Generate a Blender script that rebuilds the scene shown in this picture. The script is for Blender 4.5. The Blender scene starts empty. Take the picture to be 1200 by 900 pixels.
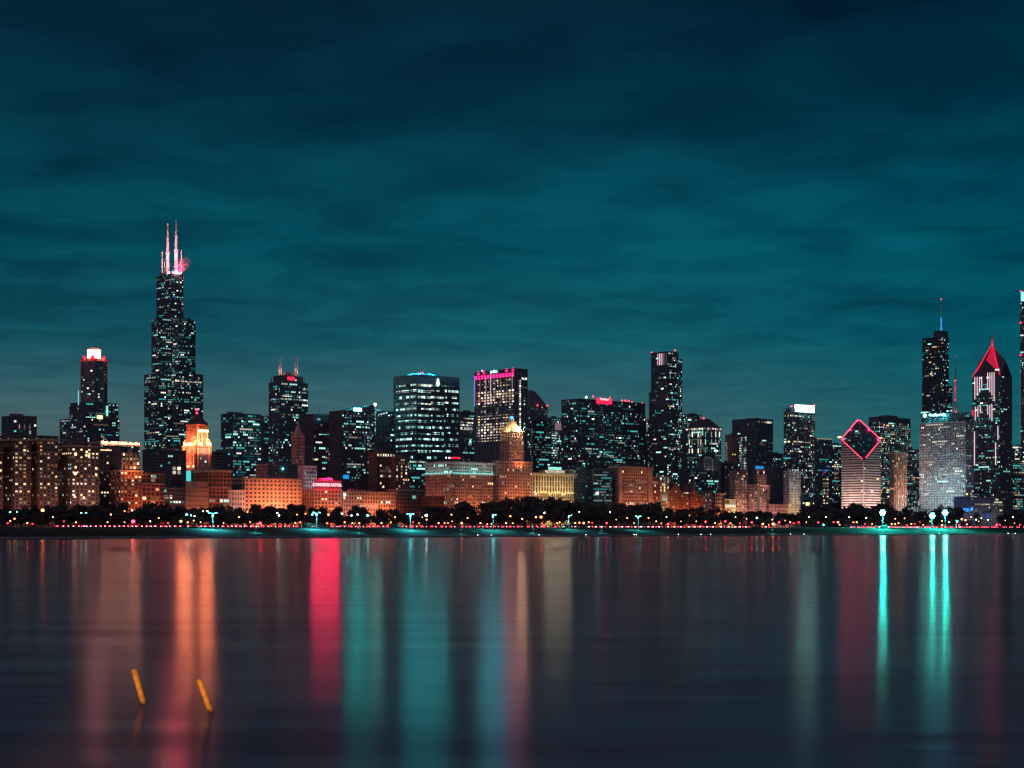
import bpy, math, random
from mathutils import Vector, Matrix
R = math.radians
rnd = random.Random(7)
S = bpy.context.scene
COL = S.collection

# ------------------------------------------------------------------ survey
# metres; camera at the origin over the lake, looking along +Y.  The street grid is turned 42.2 degrees:
# ND runs along the shore (street "north"), WD runs inland ("west").
F, CX, HY, EYE = 1968.0, 600.0, 619.3, 6.8
ND = Vector((0.741, 0.672, 0)).normalized()
WD = Vector((-ND.y, ND.x, 0))
ROT = math.atan2(ND.y, ND.x)

def grid(u, t, z=0.0):
    v = u * WD + t * ND
    return Vector((v.x, v.y, z))
def t_of(px, u):
    s = (px - CX) / F
    return u * (s * WD.y - WD.x) / (ND.x - s * ND.y)
def zof(py, Y):
    return EYE + (HY - py) * Y / F

# ------------------------------------------------------------------ materials
def mat(name):
    m = bpy.data.materials.new(name); m.use_nodes = True
    nt = m.node_tree; nt.nodes.clear()
    out = nt.nodes.new('ShaderNodeOutputMaterial')
    return m, nt, out
def L(nt, a, b): nt.links.new(a, b)

def surf(name, col, rough=.8, var=.25, scale=.15, metal=0., spec=.3):
    m, nt, out = mat(name)
    b = nt.nodes.new('ShaderNodeBsdfPrincipled')
    b.inputs['Roughness'].default_value = rough; b.inputs['Metallic'].default_value = metal
    b.inputs['Specular IOR Level'].default_value = spec
    tc = nt.nodes.new('ShaderNodeTexCoord')
    n = nt.nodes.new('ShaderNodeTexNoise'); n.inputs['Scale'].default_value = scale; n.inputs['Detail'].default_value = 5
    L(nt, tc.outputs['Object'], n.inputs['Vector'])
    r = nt.nodes.new('ShaderNodeValToRGB')
    r.color_ramp.elements[0].position = .3; r.color_ramp.elements[1].position = .7
    r.color_ramp.elements[0].color = [c * (1 - var) for c in col] + [1]
    r.color_ramp.elements[1].color = [min(1, c * (1 + var)) for c in col] + [1]
    L(nt, n.outputs['Fac'], r.inputs['Fac']); L(nt, r.outputs['Color'], b.inputs['Base Color'])
    L(nt, b.outputs[0], out.inputs[0])
    return m

def glow(name, col, strength, sample=True, var=0.):
    m, nt, out = mat(name)
    e = nt.nodes.new('ShaderNodeEmission'); e.inputs[0].default_value = list(col) + [1]; e.inputs[1].default_value = strength
    if var:
        g = nt.nodes.new('ShaderNodeNewGeometry'); oi = nt.nodes.new('ShaderNodeObjectInfo')
        a = nt.nodes.new('ShaderNodeMath'); a.operation = 'ADD'
        L(nt, g.outputs['Random Per Island'], a.inputs[0]); L(nt, oi.outputs['Random'], a.inputs[1])
        f = nt.nodes.new('ShaderNodeMath'); f.operation = 'FRACT'; L(nt, a.outputs[0], f.inputs[0])
        p = nt.nodes.new('ShaderNodeMath'); p.operation = 'POWER'; L(nt, f.outputs[0], p.inputs[0]); p.inputs[1].default_value = 2.2
        mr = nt.nodes.new('ShaderNodeMapRange'); L(nt, p.outputs[0], mr.inputs['Value'])
        mr.inputs['To Min'].default_value = strength * (1 - var) * .6; mr.inputs['To Max'].default_value = strength * (1 + 2.2 * var)
        L(nt, mr.outputs[0], e.inputs[1])
    L(nt, e.outputs[0], out.inputs[0])
    m.cycles.emission_sampling = 'FRONT' if sample and strength >= 20 else 'NONE'
    return m

M = {
    'dark': surf('dark_cladding', (.155, .16, .20)),
    'black': surf('black_aluminium', (.115, .12, .16), .5),
    'grey': surf('grey_concrete', (.20, .20, .22)),
    'steel': surf('steel_cladding', (.14, .16, .19), .45),
    'brown': surf('brown_brick', (.20, .13, .11)),
    'brick': surf('red_brick', (.32, .15, .11)),
    'stone': surf('limestone', (.40, .31, .26)),
    'cream': surf('cream_terracotta', (.55, .47, .34)),
    'pale': surf('pale_limestone', (.50, .48, .49)),
    'pink': surf('pink_granite', (.38, .27, .25)),
    'glass': surf('dark_glass', (.045, .045, .058), .12, .1, .05, 0, .5),
    'teal_glass': surf('teal_glass', (.035, .07, .085), .12, .2, .05, 0, .5),
    'roof': surf('roof_felt', (.09, .085, .10)),
    'slate': surf('slate_roof', (.10, .09, .11)),
    'metal': surf('painted_metal', (.10, .105, .11), .5),
    'white_metal': surf('white_painted_steel', (.75, .74, .74), .5),
    'grass': surf('park_grass', (.040, .042, .030), .9, .8, .16),
    'asphalt': surf('asphalt', (.05, .05, .052), .8),
    'concrete': surf('seawall_concrete', (.26, .25, .24), .85, .35, .3),
    'leaf': surf('tree_leaves', (.110, .104, .100), .7, .6, .25),
    'bark': surf('tree_bark', (.09, .07, .055)),
    'carpaint': surf('dark_car_paint', (.06, .06, .07), .3, .1, .3, 0, .5),
    'carwhite': surf('pale_car_paint', (.45, .45, .47), .3, .1, .3, 0, .5),
    'rubber': surf('tyre_rubber', (.02, .02, .02)),
    'bluesteel': surf('curved_steel_panels', (.55, .55, .57), .35, .1, .2, .3),
}
W = {  # lit windows
    'C': glow('window_cool_bright', (.55, 1, .92), 1.7, False, .6),
    'c': glow('window_cool', (.45, 1, .92), .85, False, .75),
    't': glow('window_teal', (.08, .62, .62), .55, False, .75),
    'w': glow('window_white', (1, .93, .75), 1.1, False, .7),
    'y': glow('window_warm', (1, .70, .36), .95, False, .75),
    'o': glow('window_amber', (1, .42, .2), .8, False, .75),
    'd': glow('window_dim', (.30, .42, .42), .28, False, .8),
    'b': glow('window_blue', (.05, .25, .9), .8, False, .6),
    'r': glow('window_red', (1, .05, .2), .8, False, .6),
    'p': glow('window_pink', (1, .62, .72), .9, False, .7),
}
G = {
    'red': glow('red_lamp', (1, .015, .05), 16),
    'redneon': glow('red_neon', (1, .045, .085), 5),
    'redsoft': glow('red_strip', (1, .02, .08), 1.4),
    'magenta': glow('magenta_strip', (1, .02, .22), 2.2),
    'tealsign': glow('teal_white_sign', (.42, 1, .92), 3.0),
    'tealbig': glow('teal_floodlamp', (.08, 1, .80), 60),
    'teal': glow('teal_lamp', (.10, 1, .88), 30),
    'whitesign': glow('white_sign', (.85, 1, .97), 2.0),
    'hot': glow('orange_flood', (1, .42, .19), 5),
    'hotrow': glow('warm_cornice_lamp', (1, .55, .30), 3.2),
    'hotel': glow('hotel_sign_letters', (1, .30, .33), 3.2),
    'hotelbox': glow('hotel_sign_box', (1, .0, .06), .55),
    'orange': glow('orange_lamp', (1, .18, .05), 24),
    'warmlamp': glow('warm_lamp', (1, .36, .13), 13),
    'whitelamp': glow('white_lamp', (.80, 1, .92), 26),
    'pinklamp': glow('red_signal_lamp', (1, .014, .035), 30),
    'blue': glow('blue_beacon', (.03, .18, 1), 6),
    'bluesoft': glow('blue_strip', (.05, .35, .9), 1.2),
    'crown': glow('crown_lantern', (1, .62, .60), 2.6),
    'head': glow('headlight', (1, .86, .75), 12),
    'tail': glow('tail_light', (1, .012, .05), 38),
    'riblight': glow('rib_light', (1, .70, .80), 1.5),
    'yellow': glow('yellow_wash_lamp', (1, .72, .34), 2.0),
    'tealrow': glow('teal_row_lamp', (.35, 1, .88), 1.1),
    'blueband': glow('blue_panel', (.02, .3, .8), 1.0),
}

# ------------------------------------------------------------------ mesh helpers
class MB:
    def __init__(self): self.v, self.f, self.m = [], [], []
    def box(self, x0, x1, y0, y1, z0, z1, mi=0):
        n = len(self.v)
        self.v += [(x0, y0, z0), (x1, y0, z0), (x1, y1, z0), (x0, y1, z0), (x0, y0, z1), (x1, y0, z1), (x1, y1, z1), (x0, y1, z1)]
        for q in ((3, 2, 1, 0), (4, 5, 6, 7), (0, 1, 5, 4), (1, 2, 6, 5), (2, 3, 7, 6), (3, 0, 4, 7)):
            self.f.append([n + i for i in q]); self.m.append(mi)
        return self
    def prism(self, poly, z0, z1, mi=0, top=None, cx=None, cy=None):
        n = len(self.v); k = len(poly)
        t = 1 if top is None else top
        cx = sum(p[0] for p in poly) / k if cx is None else cx; cy = sum(p[1] for p in poly) / k if cy is None else cy
        self.v += [(x, y, z0) for x, y in poly] + [(cx + (x - cx) * t, cy + (y - cy) * t, z1) for x, y in poly]
        self.f.append(list(range(n + k - 1, n - 1, -1))); self.m.append(mi)
        self.f.append(list(range(n + k, n + 2 * k))); self.m.append(mi)
        for i in range(k):
            j = (i + 1) % k
            self.f.append([n + i, n + j, n + k + j, n + k + i]); self.m.append(mi)
        return self
    def cyl(self, cx, cy, r0, r1, z0, z1, n=10, mi=0):
        return self.prism([(cx + r0 * math.cos(2 * math.pi * i / n), cy + r0 * math.sin(2 * math.pi * i / n)) for i in range(n)], z0, z1, mi, max(r1 / r0, .001), cx, cy)
    def bar(self, p, q, w, mi=0):
        p, q = Vector(p), Vector(q); d = (q - p)
        if d.length < 1e-6: return self
        up = Vector((0, 0, 1)) if abs(d.normalized().z) < .95 else Vector((1, 0, 0))
        a = d.cross(up).normalized() * w / 2; b = d.cross(a).normalized() * w / 2
        n = len(self.v)
        for c in (p, q):
            for s, t in ((-1, -1), (1, -1), (1, 1), (-1, 1)): self.v.append(tuple(c + a * s + b * t))
        for f in ((3, 2, 1, 0), (4, 5, 6, 7), (0, 1, 5, 4), (1, 2, 6, 5), (2, 3, 7, 6), (3, 0, 4, 7)):
            self.f.append([n + i for i in f]); self.m.append(mi)
        return self
    def ball(self, c, r, mi=0, n=8, sz=1.0):
        base = len(self.v); k = 5
        for j in range(1, k):
            th = math.pi * j / k
            for i in range(n):
                a = 2 * math.pi * i / n
                self.v.append((c[0] + r * math.sin(th) * math.cos(a), c[1] + r * math.sin(th) * math.sin(a), c[2] + r * sz * math.cos(th)))
        t = len(self.v); self.v += [(c[0], c[1], c[2] + r * sz), (c[0], c[1], c[2] - r * sz)]
        for j in range(k - 2):
            for i in range(n):
                a, b = base + j * n + i, base + j * n + (i + 1) % n
                self.f.append([a, a + n, b + n, b]); self.m.append(mi)
        for i in range(n):
            self.f.append([t, base + i, base + (i + 1) % n]); self.m.append(mi)
            o = base + (k - 2) * n
            self.f.append([t + 1, o + (i + 1) % n, o + i]); self.m.append(mi)
        return self
    def poly(self, pts, faces, mi=0):
        n = len(self.v); self.v += [tuple(p) for p in pts]
        for f in faces: self.f.append([n + i for i in f]); self.m.append(mi)
        return self
    def mesh(self, name, mats):
        me = bpy.data.meshes.new(name); me.from_pydata(self.v, [], self.f)
        for x in (mats if isinstance(mats, (list, tuple)) else [mats]): me.materials.append(x)
        me.polygons.foreach_set('material_index', self.m)
        me.update(); return me
    def build(self, name, mats, parent=None, loc=None, rz=None):
        return put(name, self.mesh(name, mats), parent, loc, rz)

def put(name, data, parent=None, loc=None, rz=None):
    o = bpy.data.objects.new(name, data); COL.objects.link(o)
    if parent: o.parent = parent
    if loc is not None: o.location = loc
    if rz is not None: o.rotation_euler = (0, 0, rz)
    return o
def to_mesh(name, curve, parent):
    t = bpy.data.objects.new(name, curve); COL.objects.link(t)
    dg = bpy.context.evaluated_depsgraph_get(); dg.update()
    me = bpy.data.meshes.new_from_object(t.evaluated_get(dg)); me.name = name
    if not me.materials: me.materials.append(curve.materials[0])
    bpy.data.objects.remove(t); bpy.data.curves.remove(curve)
    return put(name, me, parent)
def tag(o, label=None, cat=None, group=None, kind=None):
    for k, v in (('label', label), ('category', cat), ('group', group), ('kind', kind)):
        if v: o[k] = v
    return o
KIDS = {}
def copy_tree(o, parent=None):
    c = o.copy(); COL.objects.link(c)
    if parent: c.parent = parent
    for ch in KIDS.get(o.name) or list(o.children): copy_tree(ch, c)
    return c

# ------------------------------------------------------------------ buildings
GROUND = 8.0
WCACHE = {}
def window_mesh(w, h, k):
    key = (round(w, 2), round(h, 2), k)
    if key not in WCACHE:
        WCACHE[key] = MB().box(-w / 2, w / 2, -.05, .05, -h / 2, h / 2).mesh('window', W[k])
    return WCACHE[key]

class Tower:
    """One building: an Empty at the foot of its near corner; local x runs along the shore, y inland."""
    def __init__(s, name, label, x0, xc, x1, yt, u, wall='dark', fh=4., bw=3.4, pw=.8, sp=1.3, glass='glass', E=None, Sf=None, yb=596, body=True,
                 cat='building', plant=1, proud=.25, parapet=1.2, dep=None, group=None):
        s.u = u; s.t = t_of(xc, u); s.P = grid(u, s.t); s.Y0 = s.P.y
        s.wall, s.glass, s.fh, s.bw, s.pw, s.sp, s.proud = wall, glass, fh, bw, pw, sp, proud
        s.E, s.S, s.yb = E, Sf, yb
        s.a = dep if dep else s.ys(x0); s.b = s.xe(x1)
        s.h = s.z(yt)
        s.root = put(name, None, None, (s.P.x, s.P.y, GROUND), ROT)
        s.root.empty_display_size = 5
        tag(s.root, label, cat, group)
        s.wins = []
        if body: s.block(0, s.b, 0, s.a, 0, s.h, parapet=parapet)
        if plant: s.plant(0, s.b, 0, s.a, s.h + parapet * .2)
    # conversions from the survey to this building's own frame
    def xe(s, px, y=0.):
        k = (px - CX) / F; q = s.P + y * WD
        return (k * q.y - q.x) / (ND.x - k * ND.y)
    def ys(s, px, x=0.):
        k = (px - CX) / F; q = s.P + x * ND
        return (k * q.y - q.x) / (WD.x - k * WD.y)
    def z(s, py, x=0., y=0.):
        Y = (s.P + x * ND + y * WD).y
        return zof(py, Y) - GROUND
    def part(s, name, mb, m, parent=None, label=None):
        o = mb.build(name, m, parent or s.root)
        if label: o['label'] = label
        return o
    def block(s, x0, x1, y0, y1, z0, z1, wall=None, E='', Sf='', fh=None, bw=None, pw=None, sp=None, parapet=1.2, glass=None, yb=None, proud=None):
        E = s.E if E == '' else E; Sf = s.S if Sf == '' else Sf
        fh, bw, pw, sp = fh or s.fh, bw or s.bw, s.pw if pw is None else pw, s.sp if sp is None else sp
        pr = s.proud if proud is None else proud
        if (wall or s.wall) in ('dark', 'black', 'steel') and bw < 6: bw *= .82; fh *= .93; pw *= .9; sp *= .93
        wm = M[wall or s.wall]; gm = M[glass or s.glass]
        nf = max(1, round((z1 - z0) / fh)); fh = (z1 - z0) / nf
        nx = max(1, round((x1 - x0) / bw)); bx = (x1 - x0) / nx
        ny = max(1, round((y1 - y0) / bw)); by = (y1 - y0) / ny
        i = .45
        s.part('glazing', MB().box(x0 + i, x1 - i, y0 + i, y1 - i, z0, z1 - .05), gm)
        w = MB()
        for k in range(nf + 1):
            zz = z0 + k * fh
            zt = min(zz + sp * .55, z1)
            zl = max(zz - sp * .45, z0)
            if zt - zl > .05: w.box(x0, x1, y0, y1, zl, zt)
        if pw > 0:
            for k in range(nx + 1):
                c = x0 + k * bx
                c0, c1 = max(c - pw / 2, x0 - .02), min(c + pw / 2, x1 + .02)
                w.box(c0, c1, y0 - pr, y0 + .6, z0, z1 + .1)
                w.box(c0, c1, y1 - .6, y1 + pr, z0, z1 + .1)
            for k in range(ny + 1):
                c = y0 + k * by
                c0, c1 = max(c - pw / 2, y0 + .01), min(c + pw / 2, y1 - .01)
                w.box(x0 - pr, x0 + .6, c0, c1, z0, z1 + .1)
                w.box(x1 - .6, x1 + pr, c0, c1, z0, z1 + .1)
        s.part('wall', w, wm)
        if parapet:
            s.part('parapet', MB().box(x0 - pr - .2, x1 + pr + .2, y0 - pr - .2, y1 + pr + .2, z1 + .12, z1 + .12 + parapet), wm)
        for face, st in (('E', E), ('S', Sf)):
            if not st: continue
            d, run, pal = st[:3]; dk = (wall or s.wall) in ('dark', 'black', 'steel'); pal = pal + 'td' if dk else pal; d = min(1, d * (1.9 if dk else 1.5))
            n, bb = (nx, bx) if face == 'E' else (ny, by)
            hot = [rnd.random() < .3 for _ in range(nf)]
            for k in range(nf):
                zc = z0 + (k + .5) * fh + sp * .05
                yy = HY - (zc + GROUND - EYE) * F / s.Y0
                if yy > (yb or s.yb): continue
                q = d * (1.6 if hot[k] else .5)
                j = 0
                while j < n:
                    if rnd.random() < q / max(1, run * .75):
                        r = min(n - j, max(1, int(rnd.expovariate(1 / run) + .5)))
                        pos = (j + r / 2) * bb
                        s.wins.append((face, x0 if face == 'S' else x0 + pos, y0 if face == 'E' else y0 + pos, zc, r * bb - pw, (fh - sp - .1) * .82, rnd.choice(pal)))
                        j += r
                    j += 1
    def row(s, face, py, pa, pb, k, x=0., y=0., h=2.2, seg=4., gap=.6, fill=1.):
        """an evenly lit row of windows between two columns"""
        if face == 'E': a, b, zz = s.xe(pa, y), s.xe(pb, y), s.z(py, s.xe((pa + pb) / 2, y), y)
        else: a, b, zz = s.ys(pb, x), s.ys(pa, x), s.z(py, x, s.ys((pa + pb) / 2, x))
        n = max(1, round((b - a) / seg)); q = (b - a) / n
        for j in range(n):
            if rnd.random() > fill: continue
            c = a + (j + .5) * q
            s.wins.append((face, c if face == 'E' else x, y if face == 'E' else c, zz, q - gap, h, rnd.choice(k)))
    def done(s):
        ws = sorted(s.wins, key=lambda w: -w[4] * w[5] * (.4 if w[6] == 'd' else 1))
        for face, x, y, z, w, h, k in ws[:100]:
            w = round(w * 2) / 2 if w > 2 else w
            o = put('window', window_mesh(max(w, .6), h, k), s.root)
            if face == 'E': o.location = (x, y + .3, z)
            else: o.location = (x + .3, y, z); o.rotation_euler = (0, 0, -math.pi / 2)
        if len(ws) > 100:
            mb = MB(); ks = sorted(set(w[6] for w in ws[100:]))
            for face, x, y, z, w, h, k in ws[100:]:
                mi = ks.index(k)
                if face == 'E': mb.box(x - w / 2, x + w / 2, y + .25, y + .35, z - h / 2, z + h / 2, mi)
                else: mb.box(x + .25, x + .35, y - w / 2, y + w / 2, z - h / 2, z + h / 2, mi)
            o = mb.build('small_windows', [W[k] for k in ks], s.root); o['kind'] = 'stuff'
        return s
    def plant(s, x0, x1, y0, y1, z, n=2):
        for _ in range(n):
            w, d = (x1 - x0) * rnd.uniform(.2, .45), (y1 - y0) * rnd.uniform(.2, .45)
            cx, cy = x0 + (x1 - x0) * rnd.uniform(.3, .7), y0 + (y1 - y0) * rnd.uniform(.3, .7)
            s.part('rooftop_plant', MB().box(cx - w / 2, cx + w / 2, cy - d / 2, cy + d / 2, z - .5, z + rnd.uniform(2.2, 4.5)), M['dark'])
            s_ = rnd.uniform(-.3, .3)
        if rnd.random() < .5:
            cx, cy = x0 + (x1 - x0) * rnd.uniform(.3, .7), y0 + (y1 - y0) * rnd.uniform(.3, .7)
            s.part('antenna', MB().cyl(cx, cy, .25, .12, z, z + rnd.uniform(8, 14), 6), M['metal'])
    def beacon(s, px, py, y=0., r=1.1, k='red', x=None):
        if x is None: x = s.xe(px, y)
        z = s.z(py, x, y)
        b = s.part('beacon', MB().ball((x, y, z), r), G[k])
        return b
    def text(s, txt, face, px, py, hgt, m, name='sign_letters', x=0., y=0., off=.9, ext=.25, stretch=None):
        c = bpy.data.curves.new(name, 'FONT'); c.body = txt; c.size = hgt * 1.35; c.align_x = 'CENTER'; c.align_y = 'CENTER'
        c.extrude = ext; c.offset = hgt * .012; c.resolution_u = 3; c.materials.append(m)
        o = to_mesh(name, c, s.root)
        if face == 'E':
            xx = s.xe(px, y); o.location = (xx, y - off, s.z(py, xx, y)); o.rotation_euler = (math.pi / 2, 0, 0)
        else:
            yy = s.ys(px, x); o.location = (x - off, yy, s.z(py, x, yy)); o.rotation_euler = (math.pi / 2, 0, -math.pi / 2)
        if stretch: o.scale = (stretch, 1, 1)
        return o

LAMPCOL = {'o': (1, .235, .095), 'p': (1, .42, .33), 'y': (1, .62, .25), 'r': (1, .02, .08), 'w': (.92, .90, .95), 't': (.05, .86, 1), 'm': (1, .02, .25), 'v': (.60, .90, .94), 'q': (1, .60, .46)}
def area(name, loc, target, sx, sy, col, power, spread=math.pi):
    l = bpy.data.lights.new(name, 'AREA'); l.shape = 'RECTANGLE'; l.size = sx; l.size_y = sy; l.color = col; l.energy = power
    l.spread = spread
    o = put(name, l); o.location = loc
    d = Vector(target) - Vector(loc)
    o.rotation_euler = d.to_track_quat('-Z', 'Y').to_euler()
    return o
def flood(T, face='E', k='o', power=1., f0=0., f1=1., dist=28., z=6., aim=.4, zt=None, x=0., y=0.):
    """street lighting at the foot of a facade"""
    zt = zt or T.h
    if face == 'E':
        c = T.b * (f0 + f1) / 2; ln = T.b * (f1 - f0)
        p = T.P + ND * c + WD * (y - dist); q = T.P + ND * c + WD * y
    else:
        c = T.a * (f0 + f1) / 2; ln = T.a * (f1 - f0)
        p = T.P + WD * c + ND * (x - dist); q = T.P + WD * c + ND * x
    p = Vector((p.x, p.y, GROUND + z)); q = Vector((q.x, q.y, GROUND + aim * zt))
    return area('street_floodlight', p, q, max(4, ln * .85), 2.5, LAMPCOL[k], 10500 * power * max(.5, ln / 40), R(90))
def point(name, loc, col, power, r=.5):
    l = bpy.data.lights.new(name, 'POINT'); l.color = col; l.energy = power; l.shadow_soft_size = r
    o = put(name, l); o.location = loc
    return o
def wpt(T, x, y, z):
    p = T.P + ND * x + WD * y
    return Vector((p.x, p.y, GROUND + z))


STREAK_POWER = .35
def streak_fill(T, face, pxs, py, col, power, x=0., y=0., off=2.5, roof=None):
    """point lights added at signs and roof edges to strengthen the lake streaks"""
    for px in pxs:
        if face == 'E':
            xx = T.xe(px, y); q = wpt(T, xx, y - off, T.z(py, xx, y))
        else:
            yy = T.ys(px, x); q = wpt(T, x - off, yy, T.z(py, x, yy))
        if roof: q = wpt(T, xx if face == 'E' else 2.5, 2.5 if face == 'E' else yy, roof)
        point('added_streak_light', q, col, power * STREAK_POWER, .3)  # added light without a fitting, feeds the reflections on the water

def down(name, loc, col, power, cone=164):
    l = bpy.data.lights.new(name, 'SPOT'); l.color = col; l.energy = power; l.spot_size = R(cone); l.spot_blend = 1.0; l.shadow_soft_size = .4
    o = put(name, l); o.location = loc; return o
# ================================================================== BUILDINGS, left to right
MI = 1450   # inland distance of the boulevard's building line

# --- tall tower with white masts (bundled square tubes)
T = Tower('skyscraper', 'tallest black stepped skyscraper with two white masts on its roof', 169, 195, 238, 320, 2420, 'black', fh=3.9, bw=4.0, pw=1.0, sp=1.6, body=False, plant=0)
a, b = T.a, T.b
zt = {9: T.z(489), 7: T.z(440, 0, a), 5: T.z(372.5, b / 3, 0), 2: T.z(321, b / 3, a / 3)}
lvl = [[7, 5, 9], [5, 2, 5], [9, 5, 7]]
lvl = {(0, 0): 9, (2, 2): 9, (2, 0): 7, (0, 2): 7, (1, 0): 5, (2, 1): 5, (0, 1): 5, (1, 1): 2, (1, 2): 2}
def tube(i, j, z0, z1, E, Sf):
    T.block(i * b / 3 + .02, (i + 1) * b / 3 - .02, j * a / 3 + .02, (j + 1) * a / 3 - .02, z0, z1, E=E, Sf=Sf, parapet=.8, yb=560)
den = (.30, 2.0, 'cccwwtt'); lo = (.22, 2.0, 'ccwwwtt')
T.block(0, b, 0, a, 0, zt[9], E=(.42, 2.6, 'cccwwtt'), Sf=(.42, 2.8, 'cccwytt'), parapet=0, yb=556)
for (i, j), l in lvl.items():
    if l == 9: continue
    fr = {(2, 0): ('E', ''), (0, 2): ('', 'S'), (1, 0): ('E', 'S'), (0, 1): ('E', 'S'), (2, 1): ('', ''), (1, 1): ('', ''), (1, 2): ('', '')}[(i, j)]
    tube(i, j, zt[9], zt[7], lo if 'E' in fr[0] else None, lo if 'S' in fr[1] else None)
for (i, j), l in lvl.items():
    if l in (5, 2):
        tube(i, j, zt[7], zt[5], den if (i, j) in ((1, 0), (2, 1), (0, 1)) else None, den if (i, j) in ((0, 1), (1, 0)) else None)
for i, j in ((1, 1), (1, 2)):
    tube(i, j, zt[5], zt[2], (.16, 1.6, 'cwwt') if j == 1 else None, (.20, 2, 'ccwt'))
T.row('E', 447, 205, 237, 'wwyw', h=2.6, seg=4.6, gap=1.2, x=0, y=0, fill=.9)
T.row('S', 447, 170, 181, 'wwyw', y=0, x=0, h=2.6, seg=4.6, gap=1.2, fill=.9)
T.row('E', 348, 202, 215, 'bcbc', y=a / 3, h=2.4, seg=4.6, gap=1.2)
T.row('S', 349, 186, 199, 'ccwc', x=b / 3, h=2.4, seg=4.6, gap=1.2, fill=.8)
zr = zt[2]
def mast(px, py0, py1, r, y):
    x = T.xe(px, y); z1 = T.z(py1, x, y); h = z1 - zr
    ma = T.part('mast', MB().cyl(x, y, r, r * .95, zr, zr + h * .45, 12).cyl(x, y, r * 1.25, r * 1.25, zr + h * .455, zr + h * .475, 12).cyl(x, y, r * .72, r * .66, zr + h * .48, zr + h * .72, 10).cyl(x, y, r * .85, r * .85, zr + h * .725, zr + h * .745, 10).cyl(x, y, r * .42, r * .3, zr + h * .75, zr + h, 8), M['white_metal'])
    T.part('beacon', MB().ball((x, y, z1 + .6), .5), W['w'], ma)
    return x
mx1 = mast(196.5, 316, 263, 3.1, a * .80); mx2 = mast(206.5, 316, 259, 2.9, a * .50)
for px, py, y in ((190, 294, a * .9), (192.8, 306, a * .9), (212.5, 293, a * .42)):
    x = T.xe(px, y); T.part('antenna', MB().cyl(x, y, 1.0, .6, zr, T.z(py, x, y), 8), M['white_metal'])
T.part('roof_house', MB().box(b * .40, b * .62, a * .40, a * .95, zr + .5, zr + 6), M['dark'])
for x, y, k, p, dz in ((mx1 - 9, a * .80 - 16, 'm', 30000, 5), (mx2 - 6, a * .50 - 14, 'm', 32000, 5), (mx2 - 4, a * .38, 'r', 300000, 3), (mx1 - 12, a * .80 - 14, 'm', 26000, 34), (mx2 - 8, a * .50 - 14, 'm', 26000, 34), (mx2 - 8, a * .50 - 14, 'm', 9000, 62), (mx1 - 12, a * .80 - 14, 'm', 9000, 60)):
    q = wpt(T, x, y, zr + dz); point('mast_floodlight', q, (1, .32, .34) if k == 'm' else LAMPCOL[k], p, 2.5 if k == 'r' else .8)
for px, y in ((199, a * .62), (206, a * .36), (211, a * .36)):
    T.part('roof_floodlamp', MB().ball((T.xe(px, y), y, zr + 3.0), 1.0), G['hot'])
WILLIS = (T, mx2, zr)
T.done()

# --- octagonal tower with glowing crown
T = Tower('crown_tower', 'octagonal dark tower with a glowing pinkish white lantern crown', 70, 98, 140, 490, 2330, 'dark', fh=3.9, bw=4, pw=1.2, E=(.16, 2, 'ccwyt'), Sf=(.15, 2, 'ccwo'), yb=530, plant=0)
b, a = T.b, T.a
T.block(b * .02, b * .98, a * .02, a * .62, T.h, T.z(474, b, 0), E=(.18, 2, 'ccwt'), Sf=(.15, 2, 'cwo'), yb=530)
cx, cy = b * .42, a * .30
x_l, x_r = T.xe(93, cy), T.xe(127, cy); rr = (x_r - x_l) / 2 * .74; cx = (x_l + x_r) / 2
z0, z1 = T.z(474), T.z(424, cx, cy)
oc = [(cx + rr * math.cos(math.pi * (k + .5) / 4) * 1.06, cy + rr * math.sin(math.pi * (k + .5) / 4) * 1.06) for k in range(8)]
T.part('shaft', MB().prism(oc, z0, z1), M['dark'])
for k in range(8):
    p = oc[k]; T.part('corner_rib', MB().cyl(p[0], p[1], 1.1, 1.1, z0, z1 + 3, 6), M['brick'])
for k in range(8):
    p, q = Vector(oc[k]), Vector(oc[(k + 1) % 8]); n = (p + q) / 2 - Vector((cx, cy))
    if n.x > 3 and n.y > 3: continue
    for f in range(14):
        for j in (.22, .4, .6, .78):
            if rnd.random() < .16:
                c = p.lerp(q, j) + n.normalized() * .1; zz = z0 + 4 + f * (z1 - z0 - 6) / 14
                o = put('window', window_mesh(2.6, 2, rnd.choice('cwwdo')), T.root, (c.x, c.y, zz)); o.rotation_euler = (0, 0, math.atan2((q - p).y, (q - p).x))
zc = T.z(421, cx, cy); zc1 = T.z(410, cx, cy)
T.part('crown_drum', MB().cyl(cx, cy, 11, 11, z1, zc, 16), M['brick'])
T.part('crown_lantern', MB().cyl(cx, cy, 10.2, 10.2, zc, zc1, 20), G['crown'])
T.part('crown_ring', MB().cyl(cx, cy, 10.6, 10.6, zc1, zc1 + 2.2, 20).cyl(cx, cy, 10.7, 10.7, zc - .8, zc + .6, 20), M['brick'])
for k in range(4):
    an = math.pi / 4 + k * math.pi / 2 + .2
    q = (cx + 15 * math.cos(an), cy + 15 * math.sin(an))
    tu = T.part('turret', MB().cyl(q[0], q[1], 3.2, 3.2, z1, z1 + 6, 10), M['brick'])
    T.part('turret_lamp', MB().cyl(q[0], q[1], 2.2, 2.2, z1 + 6, z1 + 8.5, 10), G['redsoft'], tu)
streak_fill(T, 'E', (107, 116), 415, (1, .35, .35), 60000, y=cy - 10.2)
for an in (-1.0, -2.1, -2.9): point('crown_floodlight', wpt(T, cx + 19 * math.cos(an), cy + 19 * math.sin(an), z1 + 5), LAMPCOL['r'], 5000)
T.part('corner_strip', MB().box(-.7, -.25, T.ys(92) - 1, T.ys(92), T.z(474), T.z(457)), G['tealrow'])
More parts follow.
